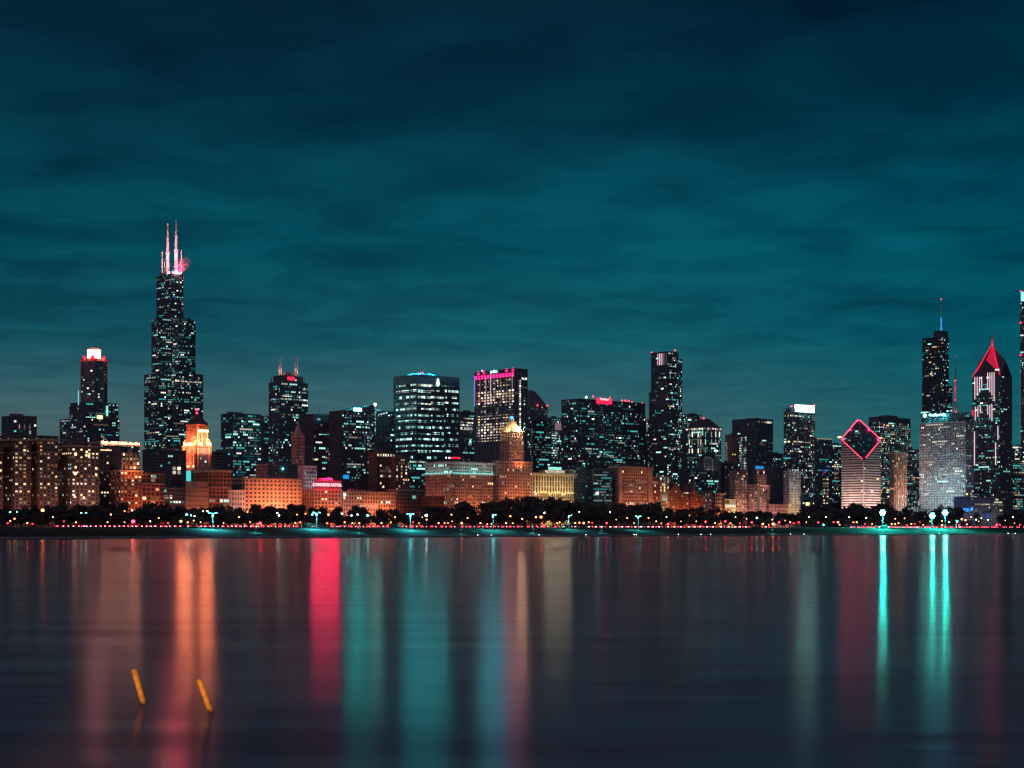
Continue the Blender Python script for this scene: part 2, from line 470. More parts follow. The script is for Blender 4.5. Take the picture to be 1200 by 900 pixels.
T.row('S', 493, 71, 80, 'pppo', h=2, seg=4)
T.row('E', 510, 118, 139, 'ctcb', h=2, seg=4)
T.part('lobby_sign', MB().box(T.xe(114), T.xe(120), -.8, -.4, T.z(490), T.z(486)), G['yellow'])
T.part('light_column', MB().box(T.xe(124.5), T.xe(126.2), -.8, -.4, T.z(486), T.z(474)), G['tealrow'])
T.done()

# --- far-left backdrop block
T = Tower('apartment_block', 'dark flat block with three vertical light slots behind the far left hotel', 2, 16, 43, 488, 1620, 'dark', fh=3.6, bw=4, E=(.05, 1.2, 'pw'), yb=520)  # added dim fill standing in for ambient city glow
for px in (22.5, 28.5, 34.5): T.part('light_slot', MB().box(T.xe(px) - .4, T.xe(px) + .4, -.7, -.4, T.z(502), T.z(497)), W['p'])
T.part('window', MB().box(T.xe(35) - .9, T.xe(35) + .9, -.7, -.4, T.z(508), T.z(504)), W['w'])
T.done()

# --- grand hotel with projecting wings
T = Tower('grand_hotel', 'brown brick hotel with projecting wings and cornices at the far left', -34, -16, 84, 520, MI + 26, 'brown', fh=3.5, bw=3.6, pw=1.6, sp=1.6, E=(.42, 1, 'wwyyd'), yb=590)
for i, (p0, p1, yt) in enumerate(((-14, 3, 512), (17, 36, 512), (46, 68, 512))):
    x0, x1 = T.xe(p0, -26), T.xe(p1, -26); z1 = T.z(yt, x0, -26)
    T.block(x0, x1, -26, -.3, 0, z1, E=(.44, 1, 'yyyow'), Sf=(.12, 1, 'ywd'), parapet=1.4)
    T.part('cornice', MB().box(x0 - 1.4, x1 + 1.4, -27.4, 0, z1 - 3.2, z1 - 1.4).box(x0 - .9, x1 + .9, -26.9, 0, z1 - 14.5, z1 - 13.4), M['stone'])
    area('street_floodlight', grid(MI - 30, T.t + (x0 + x1) / 2, GROUND + 6), grid(MI, T.t + (x0 + x1) / 2, GROUND + z1 * .5), 12, 2.5, LAMPCOL['p'], 4200)
T.row('E', 515.5, 26, 35, 'w', y=-26, h=2.6, seg=4.2, gap=1)
T.row('E', 515.5, 8, 17, 't', y=0, h=2.2, seg=4)
T.row('E', 529, 22, 34, 'yyw', y=-26, h=2.4, seg=3.2, gap=.8, fill=.8)
T.row('E', 589, 54, 61, 'w', y=-26, h=2.8, seg=4.5, gap=.4)
T.done()

T = Tower('apartment_building', 'brown brick block with scattered warm windows beside the far left hotel', 66, 84, 116, 520, MI, 'brown', fh=3.5, bw=4, pw=1.9, sp=1.7, E=(.36, 1, 'yyyow'), Sf=(.16, 1, 'cwy'), yb=592)
flood(T, 'E', 'p', .5)
T.part('cornice', MB().box(-1, T.b + 1, -1.1, T.a, T.h - 2.5, T.h - 1.2), M['stone'])
for px, py in ((88.5, 532), (101.5, 529), (88.5, 547.5), (112.5, 548), (88, 555), (112.5, 555.5), (101, 533), (104, 534), (87.5, 582), (98, 583)):
    T.part('bright_window', MB().box(T.xe(px) - .9, T.xe(px) + .9, -.5, -.1, T.z(py) - 1, T.z(py) + 1), G['warmlamp'] if py in (532, 555) else G['yellow'])
T.done()

# --- dark block with glowing cornice
T = Tower('lit_cornice_block', 'dark block crowned by a row of glowing cornice lamps', 104, 118, 163, 521, MI + 44, 'black', fh=3.5, bw=3.8, pw=1.4, sp=1.6, E=(.12, 1, 'yyc'), Sf=(.15, 1, 'ycd'), yb=590, plant=0)
n = 24
CO = T.part('cornice', MB().box(-2, T.b + 2, -2, T.a, T.h - 1, T.h + .8), M['stone'])
T.part('roof_screen', MB().box(-.5, T.b, -.5, T.a, T.h + .8, T.h + 3.4), M['stone'])
for k in range(n):
    x = (k + .5) * T.b / n
    T.part('cornice_lamp', MB().box(x - .55, x + .55, -1.6, -.9, T.h + .9, T.h + 2.4 + (1.2 if k % 3 == 0 else 0)), G['hotrow'], CO)
streak_fill(T, 'E', (122, 132, 142, 152, 160), 518, (1, .34, .2), 17000)
T.part('frieze_light', MB().box(-.6, T.b + .4, -.75, -.35, T.h - 5.6, T.h - 4.9), G['yellow'])
T.done()

# --- ornate hotel with mansard front
T = Tower('ornate_hotel', 'red brick hotel with an ornate arched and pinnacled upper front under the lamp row', 128, 141, 166, 552, MI, 'brick', fh=3.6, bw=3.6, pw=1.6, sp=1.5, E=(.62, 1, 'yyyow'), Sf=(.2, 1, 'yd'), yb=593, plant=0)
z0, z1 = T.h + 1.4, T.z(529)
T.part('mansard_roof', MB().prism([(0, .8), (T.b, .8), (T.b, T.a), (0, T.a)], z0, z1 + 4, 0, .82, T.b / 2, T.a * .62), M['slate'])
T.part('cornice', MB().box(-1.2, T.b + 1.2, -1.3, T.a, T.h - .6, T.h + 1.2), M['stone'])
for k in range(6):
    x = 2 + k * (T.b - 4) / 5; hh = z1 - z0 - (5 if k in (0, 5) else 0)
    T.part('pinnacle', MB().box(x - .7, x + .7, -.5, .9, z0, z0 + hh * .85).cyl(x, .2, .9, .1, z0 + hh * .85, z0 + hh, 6), M['stone'])
xg = T.xe(152.5)
T.part('arched_gable', MB().box(xg - 3.2, xg - 2.2, -.7, 1.4, z0, z1 - 2).box(xg + 2.2, xg + 3.2, -.7, 1.4, z0, z1 - 2).prism([(xg - 3.3, -.75), (xg + 3.3, -.75), (xg + 3.3, 1.4), (xg - 3.3, 1.4)], z1 - 2, z1 + 3, 0, .35), M['stone'])
for k in range(5):
    for f in range(4):
        x = 2 + (k + .5) * (T.b - 4) / 5; zz = z0 + 2.2 + f * 4.2
        dm = T.part('dormer', MB().box(x - 1.4, x + 1.4, .1, 2.6, zz - 1.6, zz + 1.6), M['stone'])
        T.part('dormer_window', MB().box(x - .8, x + .8, -.05, .2, zz - 1.2, zz + 1.1), W['y'] if rnd.random() < .62 else M['glass'], dm)
flood(T, 'E', 'o', .5); flood(T, 'E', 'r', .14)
area('roof_floodlight', wpt(T, T.b / 2, -7, T.h - 6), wpt(T, T.b / 2, 0, T.h + 10), T.b * .8, 1, LAMPCOL['o'], 3600)
T.done()

T = Tower('club_building', 'orange lit brick block with tall top windows beside the ornate hotel', 154, 166.5, 192, 555, MI, 'brick', fh=4.3, bw=4.6, pw=.9, sp=1.1, E=(.06, 1, 'yo'), yb=592)
T.part('cornice', MB().box(-1, T.b + 1, -1.2, T.a, T.h - 10.5, T.h - 9.3).box(-1, T.b + 1, -1.2, T.a, T.h - 1.2, T.h), M['stone'])
T.part('bright_window', MB().box(T.xe(178), T.xe(183), -.4, .1, T.z(560), T.z(556.5)), W['c'])
flood(T, 'E', 'o', .8)
T.done()

# --- dark infill behind
T = Tower('office_block', 'plain black office block in front of the tallest skyscraper base', 167, 178, 218, 528, 1640, 'black', fh=4, bw=4, E=(.02, 1, 'cd'), yb=570)
T.done()
T = Tower('low_block', 'low dark block with two white lit windows left of the orange lit tower', 178, 192, 219, 573, MI + 2, 'dark', fh=4, bw=4.2, E=(.07, 1, 'td'), yb=592)
T.row('E', 582.5, 193, 203, 'ww', h=3, seg=6, gap=.6); T.row('E', 588, 199, 218, 'ccw', h=2.4, seg=5, fill=.8)
flood(T, 'E', 'o', .12)
T.done()
T = Tower('stair_tower', 'small dark block with four big white windows beside the orange lit tower', 196, 201, 214, 545, 1560, 'black', fh=4, bw=5, plant=0)
for px in (204, 209.6):
    for py in (548.8, 553.6): T.part('bright_window', MB().box(T.xe(px) - 1.7, T.xe(px) + 1.7, -.6, -.2, T.z(py) - 1.6, T.z(py) + 1.6), W['w'])
T.done()
T = Tower('stepped_block', 'pale stepped low block at the foot of the orange lit tower', 206, 218, 244, 573, MI, 'stone', fh=4.5, bw=9, pw=.5, sp=4.2, plant=0)
T.block(T.xe(230), T.b - .1, .5, T.a, T.h, T.z(565), parapet=1)
flood(T, 'E', 'o', .35)
T.part('wall_lamp', MB().ball((T.xe(226), -1, 12), .5), G['warmlamp'])
T.done()

# --- orange floodlit tower
T = Tower('floodlit_tower', 'tower with blazing orange floodlights below a dark pyramid roof', 213.5, 228.5, 248, 548, 1650, 'dark', fh=3.7, bw=4, pw=1.2, E=(.10, 1, 'ccw'), Sf=(.05, 1, 'o'), yb=573, plant=0)
b, a = T.b, T.a; z0 = T.h
zt = T.z(498); zm = T.z(523)
T.block(0, b, 0, a, z0, zm, wall='brick', E=(.12, 1, 'yoo'), Sf=(.2, 1, 'yoo'), pw=1.5, sp=.9, bw=3.6)
s_ = 3.2
T.block(s_, b - s_, s_, a - s_, zm + 1, zt, wall='brick', E=(.10, 1, 'yoo'), Sf=(.2, 1, 'yoo'), pw=1.5, sp=.7, bw=3.6)
zp = T.z(486, b / 2, a / 2)
T.part('pyramid_roof', MB().prism([(s_ - 1, s_ - 1), (b - s_ + 1, s_ - 1), (b - s_ + 1, a - s_ + 1), (s_ - 1, a - s_ + 1)], zt + 1.4, zp + 1, 0, .10), M['slate'])
T.part('finial', MB().cyl(b / 2, a / 2, .9, .3, zp, T.z(478, b / 2, a / 2), 8), M['metal'])
T.beacon(232, 480, a / 2, 1.3, 'red', b / 2); T.beacon(232, 484, a / 2, 1.1, 'red', b / 2)
T.part('dark_bay', MB().box(b * .24, b * .80, -.75, -.3, z0 - 8, zm - 1.5), M['black'])
for px, py in ((236, 532), (240, 533), (235.5, 537), (241, 541), (238, 545)): T.row('E', py, px - 1, px + 1, 'cd', y=-1.15, h=2, seg=2.4)
for sx, sy in ((.12, .12), (.9, .12), (.12, .9)):
    T.part('shoulder_turret', MB().box(b * sx - 1.7, b * sx + 1.7, a * sy - 1.7, a * sy + 1.7, zm + 1, zm + 6).prism([(b * sx - 1.7, a * sy - 1.7), (b * sx + 1.7, a * sy - 1.7), (b * sx + 1.7, a * sy + 1.7), (b * sx - 1.7, a * sy + 1.7)], zm + 6, zm + 9, 0, .2), M['stone'])
for px in (231.5, 245): 
    x = T.xe(px, -.4); T.part('corner_pier', MB().box(x - 1.1, x + 1.1, -1.3, 0, z0, zm - 1), M['stone'])
for x in (s_ + 1.5, b / 2, b - s_ - 1.5): T.part('shaft_pier', MB().box(x - .9, x + .9, s_ - 1, s_, zm + 1, zt - 1), M['stone'])
for py_ in (216.5, 223, 227.5):
    y = T.ys(py_, -.4); T.part('corner_pier', MB().box(-1.3, 0, y - 1.1, y + 1.1, z0, zm - 1), M['stone'])
def lampbox(face, px, py, w, h, m='hot'):
    if face == 'E':
        x = T.xe(px, -1.6); z = T.z(py, x, -1.6); T.part('floodlamp', MB().box(x - w / 2, x + w / 2, -2.8, -1.5, z - h / 2, z + h / 2), G[m])
    else:
        y = T.ys(px, -1.6); z = T.z(py, -1.6, y); T.part('floodlamp', MB().box(-2.8, -1.5, y - w / 2, y + w / 2, z - h / 2, z + h / 2), G[m])
def shaft_lamp(x, y, z, w): T.part('floodlamp', MB().box(x - w / 2, x + w / 2, y - w / 2, y + w / 2, z - w / 2, z + w / 2), G['hot'])
for k in (.30, .52, .75): shaft_lamp(b * k, s_ - 1.6, T.z(504.5), 2.8)
for x, y in ((b * .30, -.2), (b * .84, -.2), (-.2, a * .34), (-.2, a * .72)): shaft_lamp(x, y, zm + 2.8, 3.4)

for f, px in (('S', 217), ('S', 221), ('S', 227)): lampbox(f, px, 546.5, 1.5, 1.5)
for fr, zz, p in ((.2, z0 + 4, 5200), (.55, z0 + 2, 4200), (.85, z0 + 4, 3600)):
    area('tower_floodlight', wpt(T, -9, a * fr, z0 - 1), wpt(T, 0, a * fr, z0 + 26), 3, 3, LAMPCOL['o'], p * 1.0)
for fr in (.15, .5, .85): area('tower_floodlight', wpt(T, b * fr, -9, z0 + 18), wpt(T, b * fr, 0, z0 + 36), 3, 3, LAMPCOL['o'], 8000)
streak_fill(T, 'E', (235, 242), 515, (1, .21, .08), 120000, off=6); streak_fill(T, 'S', (216, 222, 227.5), 520, (1, .22, .085), 90000, off=6)
T.part('teal_banner', MB().box(T.xe(216.5, -.5) , T.xe(223.5, -.5), -.8, -.4, T.z(564), T.z(552)), W['t'])
T.done()

T = Tower('corniced_block', 'dark red brick block with an orange lit corniced top', 229, 244.5, 270, 551, MI, 'brick', fh=4.2, bw=4.4, pw=.9, sp=1.3, E=(.05, 1, 'yp'), yb=592, plant=1)
T.part('cornice', MB().box(-1.4, T.b + 1.4, -1.5, T.a, T.h - 2, T.h + .4).box(-.8, T.b + .8, -.9, T.a, T.h - 18, T.h - 17), M['stone'])
T.row('E', 586.5, 246, 268, 'wwc', h=3, seg=5, fill=.75)
flood(T, 'E', 'o', .5, aim=.8)
T.done()
T = Tower('office_block', 'dim grey office slab right of the orange lit tower', 246, 252, 272, 530, 1900, 'steel', fh=4, bw=4, E=(.02, 1, 'd'), yb=560); T.done()
T = Tower('low_hall', 'low pale green lit hall with narrow windows left of the long orange hotel', 258, 268, 287, 575.5, MI, 'pale', fh=5.5, bw=3.4, pw=1.6, sp=2.2, plant=0)
flood(T, 'E', 't', .05); flood(T, 'E', 'w', .13)
T.done()

# --- glass slabs behind
T = Tower('office_tower', 'broad dark tower with teal lit floors right of the orange lit tower', 259, 273, 306, 485, 1950, 'black', fh=4, bw=3.2, pw=.4, E=(.34, 2.2, 'ctttdcw'), Sf=(.22, 2, 'ctd'), yb=575, glass='teal_glass')
T.row('E', 507, 274, 305, 'ccct', h=2, seg=5, fill=.75); T.row('E', 513, 284, 305, 'ccwt', h=2, seg=5, fill=.7); T.row('E', 495, 279, 303, 'cct', h=1.8, seg=4, fill=.6)
T.done()
T = Tower('glass_tower', 'narrow teal glass tower peeping between the slab and the twin spire tower', 306, 309, 317, 488, 2500, 'steel', fh=4, bw=3, pw=.3, E=(.5, 3, 'ttd'), glass='teal_glass', yb=520, plant=0); T.done()
T = Tower('office_block', 'low dark block with a green roof light below the twin spire tower', 300, 314, 352, 545, 1600, 'dark', fh=4, bw=4, E=(.06, 1, 'ctd'), yb=575)
T.part('roof_lamp', MB().ball((T.xe(331), -1, T.z(549)), .8), G['teal'])
T.done()

# --- twin spire tower
T = Tower('twin_spire_tower', 'dark stepped tower with two pale spires and red lit crown', 315, 328, 361, 448, 2050, 'dark', fh=4, bw=3.4, pw=1.0, E=(.26, 2, 'ccwwt'), Sf=(.24, 2, 'ccwt'), yb=545, plant=0)
b, a = T.b, T.a
T.block(b * .12, b * .86, a * .1, a * .9, T.h, T.z(440), parapet=1, E=(.05, 1, 'w'), Sf=None)
z1 = T.z(440) + 2
T.part('crown', MB().prism([(b * .25, a * .2), (b * .75, a * .2), (b * .75, a * .8), (b * .25, a * .8)], z1, z1 + 5, 0, .8), M['dark'])
for px, y in ((327, a * .55), (329.4, a * .5), (346, a * .35), (348.4, a * .3)):
    x = T.xe(px, y); T.part('spire', MB().cyl(x, y, 1.15, .5, z1, T.z(418, x, y), 8), M['white_metal'])
for px, y in ((328.5, a * .40), (347.5, a * .22)):
    point('spire_floodlight', wpt(T, T.xe(px, y), y - 5, z1 + 5), LAMPCOL['p'], 2600)
T.part('crown_light', MB().box(T.xe(338), T.xe(346), -.2 + a * .1 - .8, a * .1 - .3, T.z(444.5), T.z(440.5)), G['redsoft'])
for py, q0, q1 in ((464, 329, 353), (468, 329, 360), (467, 317, 327), (469, 316, 327), (456, 355, 361), (489, 343, 351)):
    T.row('E' if q0 > 328 else 'S', py, q0, q1, 'ccw', h=2.4, seg=4, gap=.7, fill=.85)
for x, y in ((b * .1, a * .05), (b * .9, a * .1), (b * .05, a * .9)):
    T.part('corner_finial', MB().cyl(x, y, 1.3, .4, T.h, T.h + 9, 6), M['dark'])
T.done()

# --- slender pointed tower
T = Tower('pointed_tower', 'slender pinkish tower with a pointed spire between dark slabs', 343.5, 347, 356.5, 512, 1640, 'pink', fh=3.8, bw=2.6, pw=1.0, sp=1.3, E=(.05, 1, 'd'), yb=545, plant=0, dep=9)
zt = T.h + 1.4
T.part('spire', MB().prism([(.6, .6), (T.b - .6, .6), (T.b - .6, T.a - .6), (.6, T.a - .6)], zt, T.z(496, T.b / 2, T.a / 2), 0, .05), M['pink'])
for x in (.5, T.b - .5):
    T.part('corner_finial', MB().cyl(x, .5, .6, .1, zt, zt + 4, 6), M['pink'])
flood(T, 'E', 'p', .9, dist=35, z=20, aim=.8); flood(T, 'S', 'p', .2, dist=25, z=20, aim=.8)
T.done()

T = Tower('office_tower', 'black flat topped tower between the twin spire tower and the sloping roofed one', 352, 368, 404, 486, 1760, 'black', fh=4, bw=3.2, pw=.6, E=(.14, 2.4, 'cwwtd'), yb=560)
T.row('E', 510, 374, 397, 'cwt', h=2, seg=4, fill=.75); T.row('E', 537, 381, 389, 'ww', h=2.4, seg=4); T.row('E', 538, 366, 373, 'wy', h=2.2, seg=4)
T.done()
T = Tower('sloping_tower', 'black tower with a sloping top and a glowing white rooftop sign', 386, 401, 439, 482, 1700, 'black', fh=3.6, bw=3, pw=.5, E=(.20, 1.6, 'cccwtd'), yb=565, plant=0)
b, a = T.b, T.a
z0 = T.h + .2; z1 = T.z(474, b)
T.part('sloping_top', MB().poly([(0, 0, z0), (b, 0, z0), (b, a, z0), (0, a, z0), (b * .15, 0, z0 + .8), (b, 0, z1), (b, a, z1), (b * .15, a, z0 + .8)],
       [(3, 2, 1, 0), (0, 1, 5, 4), (1, 2, 6, 5), (2, 3, 7, 6), (3, 0, 4, 7), (4, 5, 6, 7)]), M['black'])
streak_fill(T, 'E', (412, 420, 428), 479, (.03, .88, .86), 45000, roof=z1 + 3)
T.part('blue_screen', MB().box(T.xe(402), T.xe(408.5), -.9, -.4, T.z(561), T.z(556.5)), G['blueband'])
T.part('roof_sign', MB().box(T.xe(414), T.xe(423.5), -.9, -.4, T.z(481), T.z(477)), G['tealsign'])
for py, p0, p1, k in ((496.5, 425, 436, 'c'), (521, 427, 435, 'tc'), (547, 405, 417, 'cct'), (546, 425, 436, 'ct'), (490, 420, 424, 'c'), (489, 404, 412, 'ct')): T.row('E', py, p0, p1, k, h=1.8, seg=3.5, fill=.9)
for py in range(487, 545, 5): T.row('E', py, 431, 435, 'cwwt', h=2, seg=3, fill=.7)
T.done()
T = Tower('strip_lit_tower', 'dark tower outlined by a vertical chain of teal lamps with one bright white star lamp', 432, 439.5, 463, 482, 1850, 'black', fh=4, bw=3.4, pw=.5, E=(.06, 1.5, 'ctd'), yb=520)
for k in range(14):
    T.part('edge_lamp', MB().box(-.5, .4, -.7, -.3, T.z(509 - k * 2) - .6, T.z(509 - k * 2) + .6), W['c'])
for px in range(440, 460, 3):
    T.part('parapet_lamp', MB().box(T.xe(px), T.xe(px) + 1.6, -.9, -.4, T.z(483 + (px % 4)) - .7, T.z(483 + (px % 4)) + .7), W['c'])
T.part('lamp_mast', MB().cyl(1, 1, .3, .2, T.h, T.z(474), 6), M['metal'])
T.part('star_lamp', MB().ball((1, 1, T.z(474)), 1.6), G['whitelamp'])
streak_fill(T, 'E', (440,), 474, (.2, 1, .9), 60000)
T.done()

# --- broad tower with emblem
T = Tower('emblem_tower', 'broad dark office tower with bright white floors and a white emblem near its top', 461, 488, 538.5, 438.5, 1800, 'black', fh=5.6, bw=3.2, pw=.45, sp=1.7, yb=530, plant=0, body=False)
b, a = T.b, T.a
zt = T.h
T.block(0, b, 0, a, 0, T.z(449), E=None, Sf=None, parapet=0)
T.part('blank_crown', MB().box(0, b, 0, a, T.z(449), zt), M['black'])
for k in range(19):
    zz = (k + .5) * T.z(449) / 24 + T.z(449) * 5 / 24 + 1.2
    py = HY - (zz + GROUND - EYE) * F / T.Y0
    if py > 537: continue
    f = .25 if k in (5, 6) else .4 if k < 4 else .92
    pal = 'CcCt' if k < 4 else 'CCcct' if k < 14 else 'CCcwwC'
    for q0, q1, g in ((489.5, 505, 1), (505, 520, .8), (520, 537.5, .55 if k < 17 else .9)):
        T.row('E', py - .0, q0, q1, pal, h=3.1, seg=3.2, gap=.45, fill=f * g)
    T.row('S', py, 464, 487.5, pal, h=3.1, seg=3.2, gap=.45, fill=f * .8)
x = T.xe(513.3, -.8); z = T.z(448, x)
em = MB()
for dz, r in ((2.4, 1.5), (-1.6, 2.2)):
    for k in range(12):
        p = [(x + r * math.sin(k * math.pi / 6), -.8, z + dz + r * math.cos(k * math.pi / 6)), (x + r * math.sin((k + 1) * math.pi / 6), -.8, z + dz + r * math.cos((k + 1) * math.pi / 6))]
        em.bar(p[0], p[1], .9)
em.bar((x, -.8, z + 5.4), (x, -.8, z - 5), .9).bar((x - 3, -.8, z - 2.6), (x + 3, -.8, z - 2.6), .9)
T.part('emblem', em, G['whitesign'])
streak_fill(T, 'E', (496, 508, 520), 440, (.02, .80, .92), 70000, roof=zt + 3.2)  # added roof lights stand in for the window glow on the lake
streak_fill(T, 'S', (476, 484), 440, (.02, .80, .92), 60000, roof=zt + 3.2)
T.part('roof_house', MB().box(b * .1, b * .5, a * .1, a * .6, zt - .2, zt + 2.5), M['black'])
T.beacon(494, 437.0, 4, 1.0)
T.part('podium_floor_lamp', MB().box(T.xe(528), T.xe(539), -.9, -.4, T.z(536), T.z(534)), G['redsoft'])
T.done()

T = Tower('office_block', 'dark block with white topped windows and brown piers in front of the emblem tower', 432, 441.5, 463, 531, 1560, 'brown', fh=4.2, bw=4, pw=1.4, sp=1.4, E=(.05, 1, 'y'), yb=575, plant=1)
T.row('E', 533.6, 442, 463, 'wwwy', h=3, seg=4.2, gap=1.1)
for py in (548, 552, 558): T.row('E', py, 446, 462, 'wyw', h=2.4, seg=4.2, gap=1.3, fill=.6)
T.done()
T = Tower('office_block', 'narrow brown block with small bright windows in front of the emblem tower', 458, 464, 480, 537, 1530, 'brown', fh=3.8, bw=3.6, pw=1.4, sp=1.3, E=(.5, 1, 'wwyy'), yb=590)
flood(T, 'E', 'w', .08)
T.done()
T = Tower('office_block', 'dark glass block with white rows behind the low brick block', 466, 478, 500, 540, 1640, 'black', fh=4, bw=3.4, pw=.4, E=(.3, 2.5, 'cctd'), yb=585); T.row('E', 541, 480, 500, 'ccw', h=2.2, seg=4); T.done()

# --- boulevard row centre left
T = Tower('long_hotel', 'long orange lit hotel front with a regular grid of windows', 262, 287, 353, 561, MI, 'stone', fh=4.3, bw=5.0, pw=2.3, sp=2.0, E=(.02, 1, 'y'), yb=593, plant=1)
flood(T, 'E', 'o', 2.0, dist=34, aim=.5); area('street_floodlight', wpt(T, T.b / 2, -40, 4), wpt(T, T.b / 2, 0, T.h * .9), T.b * .8, 3, LAMPCOL['o'], 22000)
T.part('cornice', MB().box(-1, T.b + 1, -1.2, T.a, T.h - 1, T.h + .2), M['stone'])
T.done()
T = Tower('setback_block', 'pale grey block with a dark slot standing behind the red sign hotel', 349, 356, 371, 547, 1540, 'pale', fh=4.2, bw=3.2, pw=1.3, sp=2.0, plant=0)
flood(T, 'E', 'w', .30, dist=24, z=26, aim=.8)
T.part('dark_slot', MB().box(2, T.b - 2, -.6, -.3, T.z(555), T.z(552.5)), M['black']); T.row('E', 554, 357.3, 359, 'w', h=2, seg=3)
T.done()
T = Tower('sign_hotel', 'red washed hotel with a big glowing red rooftop sign', 351, 368, 400, 574, MI, 'stone', fh=4.0, bw=4.2, pw=1.9, sp=1.8, E=(.05, 1, 'yy'), Sf=(.04, 1, 'o'), yb=593, plant=0)
flood(T, 'E', 'o', 1.0); flood(T, 'S', 'r', .1)
b = T.b
zs0, zs1 = T.z(573), T.z(563)
SB = T.part('sign_board', MB().box(.5, b - .5, -.2, .6, zs0, zs1), M['dark'])
T.part('sign_frame', MB().box(.2, b - .2, -.5, -.25, zs0, zs0 + .4).box(.2, b - .2, -.5, -.25, zs1 - .4, zs1), G['redsoft'])
o = T.text('CONGRESS HOTEL', 'E', 383, 568.3, 3.3, G['hotel'], 'sign_letters', off=1.0, ext=.3); o.parent = SB
streak_fill(T, 'E', (370, 376.5, 383, 389.5, 396), 568, (1, .01, .085), 66000, roof=zs1 + 2.5)
area('sign_wash', wpt(T, b / 2, -9, zs0 - 2), wpt(T, b / 2, 0, zs1 - 3), b * .8, 1, (1, 0, .06), 1500)
area('sign_wash', wpt(T, b / 2, -7, zs1), wpt(T, b / 2, 0, zs0 - 10), b * .8, 1, (1, .01, .07), 2600)
T.part('roof_house', MB().box(b * .45, b * .8, 6, 16, T.h, T.z(560, b * .5, 6)), M['brown'])
T.done()
T = Tower('low_hotel', 'long low orange lit hotel right of the red sign hotel', 393, 402, 464, 576.5, MI, 'stone', fh=4.2, bw=3.6, pw=1.5, sp=1.6, E=(.03, 1, 'w'), yb=593, plant=2)
flood(T, 'E', 'o', 1.35, .25, 1); flood(T, 'E', 'p', .5, 0, .22)
T.part('cornice', MB().box(-1, T.b + 1, -1.2, T.a, T.h - .8, T.h + .6), M['stone'])
T.part('entrance_lamp', MB().ball((T.xe(403), -2, T.z(579.5)), .8), G['whitelamp'])
T.done()
T = Tower('low_block', 'low dark brick block with an orange lit lower floor right of the low hotel', 455, 465, 495, 574.5, MI + 1, 'brown', fh=4.2, bw=3.6, pw=1.2, sp=1.5, E=(.03, 1, 'y'), yb=593)
flood(T, 'E', 'o', .5, z=3, aim=.1, dist=14)
T.part('bright_window', MB().box(T.xe(483), T.xe(487), -.5, -.1, T.z(584), T.z(580.5)), W['c'])
T.part('cornice', MB().box(-1, T.b + 1, -1.2, T.a, T.h - .8, T.h + .6), M['stone'])
T.done()
T = Tower('low_block', 'small red lit shop block beside the broad cornice building', 490, 498.5, 520, 582.5, MI - 6, 'brick', fh=4, bw=3.4, pw=1.3, sp=1.4, plant=0)
flood(T, 'E', 'r', .10); flood(T, 'E', 'o', .35)
T.done()
T = Tower('cornice_building', 'broad brick office building with a teal lit colonnade below its cornice', 498, 530, 578, 542, MI + 6, 'stone', fh=3.7, bw=3.0, pw=1.3, sp=1.5, E=(.07, 1.4, 'ooyw'), Sf=(.1, 1.2, 'cyo'), yb=592, body=False)
b, a = T.b, T.a; zc = T.z(556)
T.block(0, b, 0, a, 0, zc, parapet=0)
T.block(.3, b - .3, .3, a - .3, zc + 1.2, T.h - 1, wall='pale', E=(.3, 2, 'ct'), Sf=(.3, 2, 'ct'), parapet=0, bw=2.6, pw=.9)
T.part('cornice', MB().box(-1.6, b + 1.6, -1.7, a + 1, T.h - 1, T.h + 1).box(-1, b + 1, -1.1, a + .6, zc, zc + 1.15), M['pale'])
for face, n, ln in (('E', 16, b), ('S', 10, a)):
    for k in range(n):
        c = (k + .5) * ln / n
        mb = MB().box(c - 1.1, c + 1.1, -1.0, -.5, zc + 1.3, zc + 2.4) if face == 'E' else MB().box(-1.0, -.5, c - 1.1, c + 1.1, zc + 1.3, zc + 2.4)
        T.part('ledge_lamp', mb, G['tealrow'])
area('cornice_light', wpt(T, b / 2, -6, zc + 1), wpt(T, b / 2, 0, T.h - 2), b * .9, .8, (.25, 1, .8), 1500)
area('cornice_light', wpt(T, -6, a / 2, zc + 1), wpt(T, 0, a / 2, T.h - 2), a * .9, .8, (.25, 1, .8), 1000)
area('cornice_light', wpt(T, b / 2, -12, T.h - 8), wpt(T, b / 2, 0, T.h + 1), b * .9, .8, (1, .8, .7), 1000)
T.row('E', 589, 524 + 8, 577, 'yyow', h=2.4, seg=3.4, fill=.7)
T.row('S', 589.5, 500, 524, 'wwy', h=2.4, seg=3.4, fill=.7)
flood(T, 'E', 'o', .7, 0, .8, aim=.35); flood(T, 'S', 'o', .35, aim=.4)
T.done()

# --- small tower right of emblem tower
T = Tower('office_tower', 'dark tower with four bright white rows between the emblem and magenta crowned towers', 534, 541, 556, 483, 2050, 'dark', fh=4, bw=3.2, pw=.5, E=(.15, 2, 'ctd'), yb=545)
for py, p0 in ((491, 543.5), (495, 540), (498.6, 540), (502.3, 540)): T.row('E', py, p0, 555, 'www', h=2.8, seg=4, gap=.3, fill=.95)
sg = MB(); x, z = T.xe(551, -.8), T.z(518)
for k in range(12):
    an = lambda q: (x + 2.6 * math.sin(q * math.pi / 6), -.8, z - 2 + 2.6 * math.cos(q * math.pi / 6)); sg.bar(an(k), an(k + 1), .8)
sg.bar((x + 1.5, -.8, z + 5.5), (x - 2.6, -.8, z - 1.5), .8).bar((x + 1.5, -.8, z + 5.5), (x + 1.5, -.8, z - 1.5), .8)
T.part('logo_sign', sg, W['c'])
T.done()
